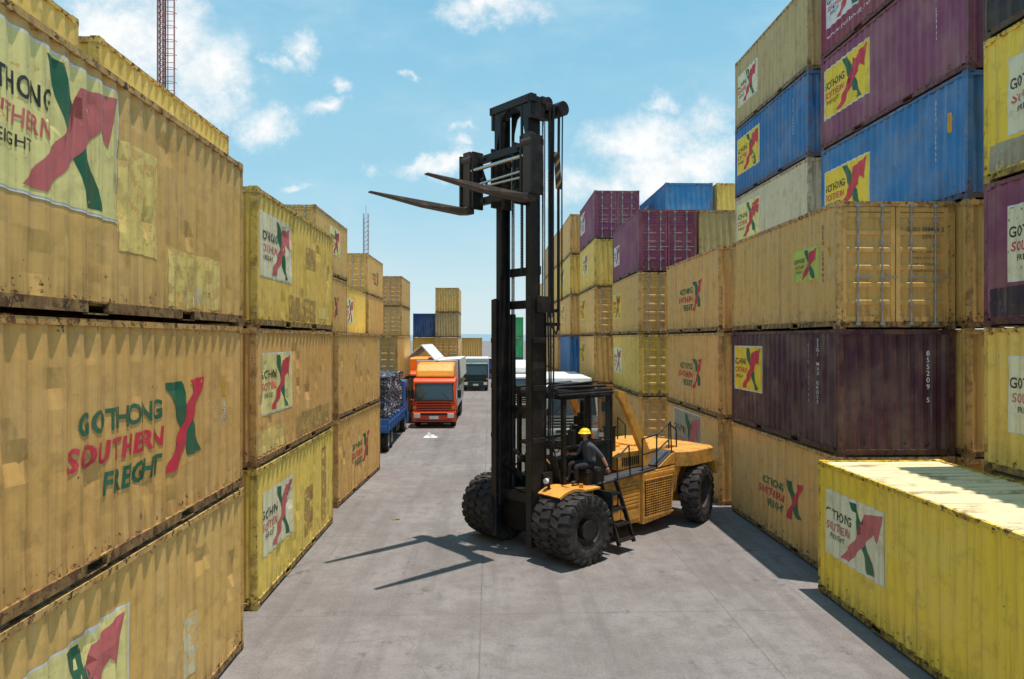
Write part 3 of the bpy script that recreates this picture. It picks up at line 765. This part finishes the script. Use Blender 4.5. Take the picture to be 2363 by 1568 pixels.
for s in (1, -1):
    b = MB(); b.cyl((MX - .33, s * .54, .5), (MX - .33, s * .54, 5.6), .07, n=16, mat=1); b.cyl((MX - .33, s * .54, 5.6), (MX - .33, s * .54, 10.4), .042, n=14)
    b.obj('lift_cylinder', [M_CHROME, M_BLACK], F)
    b = MB(); b.cyl((-.95, s * .5, 1.7), (-.2, s * .5, 2.05), .09, n=14, mat=1); b.cyl((-.2, s * .5, 2.05), (MX - .3, s * .5, 2.3), .05, n=12)
    b.obj('tilt_cylinder', [M_CHROME, M_BLACK], F)
for s in (1, -1):
    b = MB()
    b.box(MX + .202, MX + .208, s * .38 - .03, s * .38 + .03, 6.5, 10.4)
    for k in range(150):
        z = 6.5 + k * .036
        if z > 10.36: break
        b.box(MX + .195, MX + .23, s * .38 - .035, s * .38 + .035, z, z + .026)
    b.cyl((MX + .08, s * .38 - .05, 10.38), (MX + .08, s * .38 + .05, 10.38), .14, n=16)
    b.obj('lift_chain', M_BLACK, F)
b = MB(); b.box(MX - .625, MX - .615, .43, .49, 5.5, 10.4)
for k in range(150):
    z = 5.5 + k * .033
    if z > 10.4: break
    b.box(MX - .65, MX - .59, .42, .50, z, z + .022)
b.obj('hose_chain', M_BLACK, F)
for k, (dx, dy) in enumerate(((-.74, .62), (-.70, .70), (-.50, .66), (-.45, .76), (-.72, .78), (-.38, .70), (-.58, .80))):
    x = MX + dx; zb = (5.4, 5.2, 5.6, 5.5, 5.9, 5.6, 7.9)[k]
    MB().tube([(x, dy, 10.42), (x + .02, dy, 8.5), (x, dy - .02, zb)], .017 + .004 * (k % 2)).obj('hydraulic_hose', M_DARK, F)
for k, y in enumerate((.66, .72, .80)):
    MB().tube([(MX - .35 - .03 * k, y, 5.6), (MX - .4, y, 4.0), (MX - .36, y, 2.6), (-.4, y - .1, 1.5)], .02).obj('hydraulic_hose', M_DARK, F)
MB().tube([(MX - .74, .62, 5.4), (MX - .65, .65, 5.1), (MX - .45, .68, 5.3), (MX - .38, .7, 5.6)], .02).obj('hydraulic_hose', M_DARK, F)
MB().tube([(MX + .2, -.5, 1.2), (MX - .1, -.9, 1.6), (-.5, -.6, 2.0)], .022).obj('hydraulic_hose', M_DARK, F)
b = MB(); b.box(MX - .75, MX - .2, .60, .66, 5.62, 5.7); b.obj('hose_bracket', M_BLACK, F)
b = MB(); b.box(MX - .85, MX - .22, .50, .58, 5.30, 5.38); b.obj('hose_bracket', M_BLACK, F)
b = MB(); b.box(0, .18, -.012, .012, 0, .85); b.obj('hazard_plate', M_HAZ, F, (MX - .62, .84, 8.5), (0, rad(4), 0))
CX = MX + .40
b = MB()
for z in (8.22, 9.22): b.box(CX, CX + .14, -1.05, 1.05, z, z + .17)
for s in (1, -1):
    b.box(MX - .12, CX + .1, s * .38 - .03, s * .38 + .03, 8.1, 9.5)
    b.box(CX - .02, CX + .30, s * .86 - .035, s * .86 + .035, 8.12, 9.5); b.box(CX + .02, CX + .36, s * 1.27 - .03, s * 1.27 + .03, 8.15, 9.45)
    b.box(CX - .002, CX + .12, s * 1.05 - .2, s * 1.05 + .25, 8.225, 8.36); b.box(CX - .002, CX + .12, s * 1.05 - .2, s * 1.05 + .25, 9.24, 9.38)
    for z in (8.4, 9.2): b.cyl((MX, s * .30, z), (MX, s * .50, z), .10, n=14)
    for z in (8.3, 8.8, 9.3):
        b.cyl((CX + .14, s * .62, z), (CX + .2, s * .62, z), .05, n=10)
    b.beam((CX + .1, s * .42, 8.4), (CX + .1, s * .8, 9.2), .05, .06)
b.obj('carriage', M_BLACK, F, bevel=.01)
for (xx, y0, y1, z0, z1, r_) in ((.25, -1.25, 1.25, 9.05, 9.05, .045), (.2, -1.0, .9, 8.7, 8.74, .03), (.2, -.9, 1.0, 8.62, 8.6, .03)):
    MB().cyl((CX + xx, y0, z0), (CX + xx, y1, z1), r_).obj('fork_shaft', M_CHROME, F)
for s in (1, -1):
    b = MB(); x = CX + .16
    b.prism([(x, 8.02), (x, 9.5), (x + .15, 9.52), (x + .16, 8.22), (x + .28, 8.14), (x + 2.80, 8.20), (x + 2.80, 8.17), (x + 1.4, 8.04), (x + .25, 7.99)], -.13, .13)
    for i, v in enumerate(b.v):
        if v[0] > x + 2.5: b.v[i] = (v[0], v[1] * .45, v[2])
    b.cyl((x + .08, -.17, 9.32), (x + .08, .17, 9.32), .11, n=14)
    b.obj('fork', M_FORK, F, (0, s * 1.08, 0), bevel=.008)

# ------------------------------------------------------------------ person
def skin(vs, es, rs, sub=2):
    me = bpy.data.meshes.new('s'); me.from_pydata(vs, es, [])
    ob = bpy.data.objects.new('s', me); COL.objects.link(ob)
    md = ob.modifiers.new('s', 'SKIN'); md.use_smooth_shade = True
    for i, r in enumerate(rs):
        me.skin_vertices[0].data[i].radius = (r, r) if not isinstance(r, tuple) else r
    me.skin_vertices[0].data[0].use_root = True
    sd = ob.modifiers.new('d', 'SUBSURF'); sd.levels = sub; sd.render_levels = sub
    bpy.context.view_layer.update()
    out = bpy.data.meshes.new_from_object(ob.evaluated_get(bpy.context.evaluated_depsgraph_get()))
    bpy.data.objects.remove(ob); return out
PV = {'pel': (0, 0, .12), 'w': (.02, 0, .27), 'ch': (.07, 0, .45), 'nk': (.10, 0, .60), 'n2': (.125, 0, .66), 'hd': (.135, 0, .74), 'ht': (.14, 0, .83),
      'sl': (.08, .19, .555), 'el': (-.12, .30, .32), 'wl': (-.22, .38, .08),
      'sr': (.10, -.19, .555), 'er': (.20, -.27, .30), 'wr': (.42, -.20, .32),
      'hl': (.02, .10, .08), 'kl': (.45, .15, .10), 'al': (.44, .15, -.23), 'fl': (.58, .16, -.275),
      'hr': (.02, -.10, .08), 'kr': (.45, -.14, .12), 'ar': (.50, -.13, -.22), 'fr': (.64, -.13, -.275)}
PR = {'pel': .15, 'w': .13, 'ch': .145, 'nk': .075, 'n2': .055, 'hd': .085, 'ht': .075, 'sl': .065, 'el': .045, 'wl': .03, 'sr': .065, 'er': .045, 'wr': .03,
      'hl': .095, 'kl': .062, 'al': .045, 'fl': .04, 'hr': .095, 'kr': .062, 'ar': .045, 'fr': .04}
PE = [('pel', 'w', 0), ('w', 'ch', 0), ('ch', 'nk', 0), ('nk', 'n2', 2), ('n2', 'hd', 2), ('hd', 'ht', 2), ('ch', 'sl', 0), ('sl', 'el', 0), ('el', 'wl', 2),
      ('ch', 'sr', 0), ('sr', 'er', 0), ('er', 'wr', 2), ('pel', 'hl', 1), ('hl', 'kl', 1), ('kl', 'al', 1), ('al', 'fl', 3), ('pel', 'hr', 1), ('hr', 'kr', 1), ('kr', 'ar', 1), ('ar', 'fr', 3)]
ks = list(PV); body = skin([PV[k] for k in ks], [(ks.index(a), ks.index(c)) for a, c, _ in PE], [PR[k] for k in ks])
pb = MB()
def segd(p, a, c):
    a = Vector(a); c = Vector(c); d = c - a; t = max(0, min(1, (p - a).dot(d) / d.length_squared)); return (p - a - d * t).length
pb.v = [tuple(v.co) for v in body.vertices]
for p in body.polygons:
    c = p.center; best = min(PE, key=lambda e: segd(c, PV[e[0]], PV[e[1]]) / (PR[e[0]] + PR[e[1]])); pb.f.append(list(p.vertices)); pb.m.append(best[2]); pb.s.append(True)
def hand(w, d, up):
    w = Vector(w); d = Vector(d).normalized(); t = Vector(up).normalized(); n = d.cross(t)
    def ad(pts, es, rs):
        me = skin([tuple(q) for q in pts], es, rs, 1)
        pb.add([tuple(v.co) for v in me.vertices], [list(p.vertices) for p in me.polygons], 2, True)
    ad([w, w + d * .05, w + d * .085], [(0, 1), (1, 2)], [(.026, .018), (.04, .017), (.036, .014)])
    for k, ln in enumerate((.068, .076, .071, .056)):
        o = w + d * .075 + t * (.028 - k * .019); a = o + d * ln * .45 + n * .006; bb = a + d * ln * .3 + n * .022; c = bb + d * ln * .08 + n * .02
        ad((o, a, bb, c), [(0, 1), (1, 2), (2, 3)], [.009, .0085, .008, .006])
    o = w + d * .03 + t * .02; a = o + d * .03 + t * .03 + n * .008; c = a + d * .03 + t * .008 + n * .015
    ad((o, a, c), [(0, 1), (1, 2)], [.012, .010, .007])
hand(PV['wl'], (-.2, .3, -.9), (1, 0, 0)); hand(PV['wr'], (1, .3, .05), (0, .3, 1))
pb.cyl((.205, 0, .765), (.245, 0, .735), .012, .018, n=8, mat=2); pb.box(.19, .222, -.02, .02, .693, .70, 3)
for s in (1, -1):
    pb.cyl((.14, s * .075, .75), (.14, s * .098, .752), .028, .02, n=8, mat=2); pb.cyl((.20, s * .032, .775), (.222, s * .032, .775), .01, n=8, mat=3)
bpy.context.view_layer.update()
seat = F.matrix_world @ Vector((-1.02, 1.0, 1.90))
PX = pb.obj('person', [M_SHIRT, M_TROUS, M_SKIN, M_BOOT], None, (seat.x + .05, seat.y, 1.885), (0, 0, rad(200)))
PX.scale = (1.06, 1.06, 1.06)
PX['label'] = "person in yellow hard hat and dark clothes seated on forklift"; PX['category'] = 'person'
b = MB()
prof = [(.0, .128), (.012, .126), (.012, .118), (.05, .112), (.09, .09), (.115, .05), (.122, 0)]
n = 24; vs = []
for i in range(n):
    a = 2 * math.pi * i / n
    for z, r in prof: vs.append((.145 + r * math.cos(a) * 1.1 + (.02 * math.cos(a) if z < .015 and math.cos(a) > 0 else 0), r * math.sin(a), .80 + z))
k = len(prof)
b.add(vs, [(i * k + j, i * k + j + 1, ((i + 1) % n) * k + j + 1, ((i + 1) % n) * k + j) for i in range(n) for j in range(k - 1)], 0, True)
b.obj('helmet', M_HELM, PX)
b = MB(); b.grid(14, 5, lambda a, c: (.128 + math.cos(rad(75 + a * 210)) * .098, math.sin(rad(75 + a * 210)) * .09, .70 + c * .11)); b.obj('hair', M_HAIR, PX)

# ------------------------------------------------------------------ trucks
def truck(x, y, rotz, label, mcab, mbox, boxlen=7, deflect=None, wing=False, load=False, boxh=3.45, group=None, grille=M_DARK):
    e = empty('truck', (x, y, 0), rotz, label, 'truck', group)
    b = MB()
    b.prism([(-.02, .95), (0, 1.5), (-.22, 2.62), (-.40, 2.78), (-1.95, 2.8), (-1.95, .85), (-1.5, .85), (-1.4, 1.15), (-.75, 1.15), (-.55, .95)], -1.2, 1.2)
    b.obj('cab', mcab, e, bevel=.06)
    b = MB(); sl = lambda z: -.22 * (z - 1.5) / 1.12
    b.add([(sl(1.58) + .012, -1.08, 1.58), (sl(1.58) + .012, 1.08, 1.58), (sl(2.5) + .012, 1.0, 2.5), (sl(2.5) + .012, -1.0, 2.5)], [(0, 1, 2, 3)])
    b.obj('windscreen', M_WIND, e)
    b = MB()
    for z in (1.55, 2.5): b.beam((sl(z) + .02, -1.1, z), (sl(z) + .02, 1.1, z), .05, .03)
    for s in (1, -1): b.beam((sl(1.55) + .02, s * 1.1, 1.55), (sl(2.5) + .02, s * 1.02, 2.5), .03, .05)
    b.obj('windscreen_seal', M_DARK, e)
    for s in (1, -1):
        MB().add([(-.30, s * 1.206, 1.6), (-1.25, s * 1.206, 1.6), (-1.25, s * 1.206, 2.4), (-.45, s * 1.206, 2.4)], [(0, 1, 2, 3)]).obj('side_window', M_WIND, e)
    b = MB(); b.box(-.35, .10, -1.22, 1.22, .38, .93); b.obj('bumper', mcab, e, bevel=.05)
    b = MB(); b.box(-.02, .018, -.95, .95, 1.0, 1.42, 1)
    for k in range(3): b.box(.018, .04, -.96, .96, 1.04 + k * .13, 1.09 + k * .13)
    b.box(.102, .112, -.75, .75, .74, .86, 1); b.box(.102, .112, -.95, .95, .44, .50, 1)
    b.obj('grille', [mcab, grille], e)
    MB().box(.113, .12, -.26, .26, .53, .70).obj('number_plate', M_WHITE, e)
    for s in (1, -1):
        c = MB(); c.box(.1, .13, s * .94 - .18, s * .94 + .18, .60, .84); c.obj('headlight', M_LAMP, e, bevel=.02)
        c = MB(); c.box(-.01, .03, s * 1.08 - .08, s * 1.08 + .08, 1.1, 1.24); c.obj('indicator_lamp', M_AMBER, e)
        c = MB(); c.tube([(-.15, s * 1.2, 2.3), (.15, s * 1.42, 2.3), (.15, s * 1.42, 1.7)], .015); c.box(.12, .17, s * 1.42 - .1, s * 1.42 + .1, 1.72, 2.15); c.obj('mirror', M_DARK, e)
        MB().tube([(.02, s * .9 * -1, 1.56), (-.12, s * -.3, 2.1)], .012).obj('wiper', M_DARK, e)
    b = MB(); b.box(-2.1 - boxlen, -.3, -.45, .45, .6, .95); b.box(-4.5, -3.2, -1.1, -.5, .45, .9); b.box(-4.5, -3.2, .5, 1.1, .45, .9); b.obj('chassis', M_DARK, e)
    for xx in (-1.1, -6.6, -7.7) if boxlen > 6 else (-1.1, -5.0):
        for s in (1, -1): wheel(e, (xx, s * 1.02, .48), .48, .3, s, False, M_GREY)
    if deflect:
        b = MB(); b.prism([(-.45, 2.81), (-.62, 3.2), (-1.0, 3.55), (-1.9, 3.66), (-1.9, 2.81)], -1.08, 1.08); b.obj('wind_deflector', deflect, e, bevel=.12)
    x0 = -2.1 - boxlen
    if load:
        b = MB(); b.box(x0, -2.1, -1.22, 1.22, .98, 1.2)
        for k in range(8): b.box(x0 + .05 + k * (boxlen - .1) / 7 - .04, x0 + .05 + k * (boxlen - .1) / 7 + .04, -1.27, 1.27, .9, 1.5)
        b.box(x0 - .02, -2.1, -1.25, -1.22, 1.25, 1.38); b.box(x0 - .02, -2.1, 1.22, 1.25, 1.25, 1.38)
        b.obj('flatbed', mbox, e, bevel=.01)
        b = MB()
        def fx(u, v, k):
            P = {'l': (x0 + .05 + u * (boxlen - .15), 1.10, 1.2 + v * 2.1), 'r': (x0 + .05 + u * (boxlen - .15), -1.10, 1.2 + v * 2.1),
                 't': (x0 + .05 + u * (boxlen - .15), -1.10 + 2.2 * v, 3.3), 'e': (x0 + .05, -1.10 + 2.2 * u, 1.2 + v * 2.1), 'f': (-2.1, -1.10 + 2.2 * u, 1.2 + v * 2.1)}[k]
            p = Vector(P); q = p.copy(); nz = noise.noise_vector(q * 2.0) * .15 + noise.noise_vector(q * 6) * .08; nz.z *= .6
            p += nz; return tuple(p)
        for k in 'lr': b.grid(60, 22, lambda u, v: fx(u, v, k), smooth=False)
        b.grid(60, 22, lambda u, v: fx(u, v, 't'), smooth=False)
        for k in 'ef': b.grid(22, 22, lambda u, v: fx(u, v, k), smooth=False)
        b.obj('wrapped_load', M_WRAP, e)
    else:
        b = MB()
        if wing:
            b.box(x0, -2.1, -1.2, 1.2, .98, 1.12); b.box(-2.2, -2.1, -1.22, 1.22, 1.12, boxh); b.box(x0, x0 + .1, -1.22, 1.22, 1.12, boxh)
            b.box(x0, -2.1, -.12, .12, boxh - .12, boxh); b.box(x0 + .1, -2.2, 1.17, 1.22, 1.12, 2.1); b.box(x0 + .1, -2.2, -1.22, -1.17, 1.12, 2.1)
            b.obj('cargo_box', mbox, e, bevel=.015)
            for s, ang in ((-1, 48), (1, 3)):
                c = MB(); c.prism([(0, 0), (s * 1.22, 0), (s * 1.22, -1.15), (s * 1.17, -1.15), (s * 1.17, -.05), (0, -.05)], x0 + .02, -2.12, 'x')
                c.obj('wing_panel', mbox, e, (0, s * .13, boxh + .02), (rad(ang) * s, 0, 0))
        else:
            b.box(x0, -2.1, -1.22, 1.22, .98, boxh)
            for k in range(6): b.box(x0 + k * boxlen / 5.5, x0 + .04 + k * boxlen / 5.5, -1.235, 1.235, 1.0, boxh + .012)
            b.obj('cargo_box', mbox, e, bevel=.02)
    return e
TG = 'trucks parked in the container yard'
truck(-3.12, 38.4, -math.pi / 2 - .01, "orange cargo truck with raised white wing panels in the lane", M_TORANGE, M_WHITE, 7, M_TORANGE2, True, boxh=3.75, group=TG)
truck(-5.75, 46.5, -math.pi / 2, "orange box truck parked beside another orange truck", M_TORANGE, M_TORANGE2, 6.5, group=TG, boxh=3.6)
truck(-1.35, 66, -math.pi / 2, "dark green cab truck with pale cargo box", M_TTEAL, M_WHITE, 7, None, group=TG, boxh=3.1)
truck(3.75, 31, -math.pi / 2, "white box truck parked behind the forklift", M_WHITE, M_WHITE, 6.5, None, group=TG, boxh=3.1)
truck(1.9, 43, -math.pi / 2, "white box truck parked behind another white truck", M_WHITE, M_WHITE, 6.5, M_WHITE, group=TG, boxh=3.3)
truck(-5.75, 38.6 - .3, math.pi / 2 + .012, "blue flatbed truck carrying dark wrapped scrap load", M_TBLUE, M_TBLUE, 6.3, None, load=True, group=TG)
b = MB(); b.grid(10, 8, lambda a, c: ((a - .5) * .7, (c - .5) * .5, .02 + .13 * abs(noise.noise(Vector((a * 4, c * 4, 7)))) * math.sin(math.pi * a) * math.sin(math.pi * c) * 3), smooth=False)
o = b.obj('crumpled_sheet', M_WHITE, None, (-3.0, 34.8, 0)); o['label'] = 'crumpled white plastic sheet lying on the concrete'; o['category'] = 'litter'
b = MB(); b.box(-.10, .10, -.07, .07, 0, .01); b.box(-.03, .07, -.09, .04, .01, .02)
o = b.obj('cardboard_scrap', flat('cardboard', (.28, .18, .11), .9), None, (-2.6, 19.0, .004), (0, 0, .6)); o['label'] = 'small flattened cardboard scrap lying on the concrete'; o['category'] = 'litter'

def cell_tower(x, y, hgt, w, label, pole):
    e = empty('radio_mast', (x, y, 0), 0, label, 'tower', 'radio masts')
    if pole:
        b = MB(); cs = [(-.55, -.17), (-.2, -.17), (-.2, .17), (-.55, .17)]
        for c in cs: b.cyl((*c, 0), (*c, hgt), .05, n=6, mat=0)
        for k in range(int(hgt / .4)):
            for i in range(4):
                a, c = cs[i], cs[(i + 1) % 4]; z = k * .4; b.cyl((*a, z), (*c, z + .4), .022, n=4, mat=(k // 8) % 2); b.cyl((*a, z), (*c, z), .022, n=4)
        b.obj('lattice_frame', [M_REDP, M_GREY], e)
        b = MB()
        for xx in (.02, .42): b.cyl((xx, 0, 0), (xx, 0, hgt), .03, n=6)
        for k in range(int(hgt / .45)): b.cyl((-.2, 0, k * .45), (.42, 0, k * .45), .02, n=5)
        for k in range(int(hgt / .9)):
            pts = [(.22 + .38 * math.cos(t), -.38 * math.sin(t), k * .9) for t in [math.pi * i / 8 for i in range(9)]]; b.tube(pts, .022, 5)
        for t in (0.5, 1.57, 2.6): b.cyl((.22 + .38 * math.cos(t), -.38 * math.sin(t), 2), (.22 + .38 * math.cos(t), -.38 * math.sin(t), hgt), .016, n=5)
        b.obj('caged_ladder', M_REDP, e)
    else:
        b = MB(); n = int(hgt / w)
        cs = [(-w / 2, -w / 2), (w / 2, -w / 2), (w / 2, w / 2), (-w / 2, w / 2)]
        for c in cs: b.cyl((c[0], c[1], 0), (c[0], c[1], hgt), .04, n=6)
        for k in range(n):
            for i in range(4):
                a, c = cs[i], cs[(i + 1) % 4]; z = k * w
                b.cyl((*a, z), (*c, z), .025, n=5); b.cyl((*a, z), (*c, z + w), .02, n=5, mat=(k // 4) % 2)
        b.obj('lattice_frame', [M_GREY, M_REDP], e)
        MB().cyl((0, 0, hgt - .7), (0, 0, hgt + 1.0), .03).obj('antenna', M_GREY, e)
cell_tower(-20.9, 45, 34, 1, "red and grey lattice mast with caged ladder behind containers", True)
cell_tower(-16.2, 90, 21.5, .6, "thin grey lattice radio mast standing behind containers", False)

# ------------------------------------------------------------------ sky, sun, camera
SV = Vector((.130, -.055, 1)).normalized()
elev = math.asin(SV.z); rot = math.atan2(SV.x, SV.y)
w = bpy.data.worlds.new("World"); scene.world = w; w.use_nodes = True
nt = w.node_tree; nt.nodes.clear()
out = nt.nodes.new('ShaderNodeOutputWorld'); bg = nt.nodes.new('ShaderNodeBackground'); nt.links.new(bg.outputs[0], out.inputs[0])
SK = .13
bg.inputs[1].default_value = SK
sky = nt.nodes.new('ShaderNodeTexSky'); sky.sky_type = 'NISHITA'; sky.sun_disc = False
sky.sun_elevation = elev; sky.sun_rotation = rot; sky.air_density = 1.0; sky.dust_density = 1.0; sky.ozone_density = 1.0
tc = nt.nodes.new('ShaderNodeTexCoord'); D = tc.outputs['Generated']
s = nt.nodes.new('ShaderNodeSeparateXYZ'); nt.links.new(D, s.inputs[0])
yy = math_(nt, 'MAXIMUM', math_(nt, 'ABSOLUTE', s.outputs[1]), .08)
U = math_(nt, 'DIVIDE', s.outputs[0], yy); V = math_(nt, 'DIVIDE', s.outputs[2], yy)
cv = nt.nodes.new('ShaderNodeCombineXYZ'); nt.links.new(U, cv.inputs[0]); nt.links.new(V, cv.inputs[1])
UV = cv.outputs[0]
dn = nt.nodes.new('ShaderNodeTexNoise'); dn.inputs['Scale'].default_value = 8.; dn.inputs['Detail'].default_value = 6; dn.inputs['Roughness'].default_value = .62
nt.links.new(UV, dn.inputs['Vector'])
UVd = vmath(nt, 'ADD', UV, vmath(nt, 'MULTIPLY', vmath(nt, 'SUBTRACT', dn.outputs['Color'], (.5, .5, .5)), (.18, .13, 0)))
CL = [(300, 60, 170, 110, 1), (470, 190, 105, 90, 1), (400, 130, 130, 80, .9), (610, 280, 66, 50, .9), (700, 105, 55, 30, .7), (640, 128, 40, 20, .6), (792, 170, 38, 28, .65), (745, 228, 64, 24, .75), (1130, 35, 130, 38, .8),
      (1050, 350, 40, 20, .75), (1010, 388, 90, 24, .85), (1055, 315, 30, 14, .6), (1480, 320, 120, 62, .9), (1620, 300, 100, 50, .75), (1560, 390, 190, 60, 1), (1380, 430, 130, 50, .95), (936, 160, 16, 12, .55), (720, 437, 30, 12, .5), (1530, 245, 50, 24, .6), (540, 220, 60, 50, .7), (860, 390, 30, 22, .5)]
acc = None
for (px, py, rx, ry, am) in CL:
    a = (px - 1181.5) / 1575; q = (785 - py) / 1575
    wx = a * math.cos(THETA) + math.sin(THETA); wy = math.cos(THETA) - a * math.sin(THETA)
    d = vmath(nt, 'SUBTRACT', UVd, (wx / wy, q / wy, 0))
    d = vmath(nt, 'MULTIPLY', d, (1575 / rx / 1.45, 1575 / ry / 1.45, 0))
    v = math_(nt, 'MULTIPLY', math_(nt, 'SUBTRACT', 1., vmath(nt, 'LENGTH', d), True), am)
    acc = v if acc is None else math_(nt, 'MAXIMUM', acc, v)
fine = noise_(nt, UV, 15., 5, .72)
thin = noise_(nt, vmath(nt, 'MULTIPLY', UV, (1, 2.2, 1)), 2.6, 5, .6)
dens = math_(nt, 'ADD', acc, math_(nt, 'MULTIPLY', math_(nt, 'SUBTRACT', fine, .5), .95))
cf = ramp(nt, dens, .06, .85, 0, .95)
wisp = ramp(nt, thin, .42, .76, 0, .45)
cloudc = mix(nt, ramp(nt, fine, .35, .6), (.86 / SK, .92 / SK, .95 / SK), (1.03 / SK, 1.03 / SK, 1.02 / SK))
grad = mix(nt, ramp(nt, s.outputs[2], 0, .24), (.70 / SK, .85 / SK, .89 / SK), (.38 / SK, .70 / SK, .86 / SK))
grad = mix(nt, ramp(nt, s.outputs[2], .15, .70), grad, (.14 / SK, .48 / SK, .75 / SK))
skc = mix(nt, .9, sky.outputs[0], grad)
c = mix(nt, wisp, skc, (.68 / SK, .86 / SK, .93 / SK))
c = mix(nt, cf, c, cloudc)
nt.links.new(c, bg.inputs[0])
sl = bpy.data.lights.new('sun', 'SUN'); sl.energy = 5.0; sl.angle = rad(.5); sl.color = (1, .94, .85)
so = bpy.data.objects.new('sun', sl); COL.objects.link(so); so.rotation_euler = SV.to_track_quat('Z', 'Y').to_euler(); so.location = (5, -5, 40)
cam = bpy.data.cameras.new('camera'); cam.lens = 24; cam.sensor_width = 36; cam.clip_end = 8000; cam.clip_start = .1
co = bpy.data.objects.new('camera', cam); COL.objects.link(co); co.location = (0, 0, CAMZ); co.rotation_euler = (math.pi / 2, 0, -THETA)
scene.camera = co
scene.view_settings.view_transform = 'Standard'; scene.view_settings.look = 'None'; scene.view_settings.exposure = 0
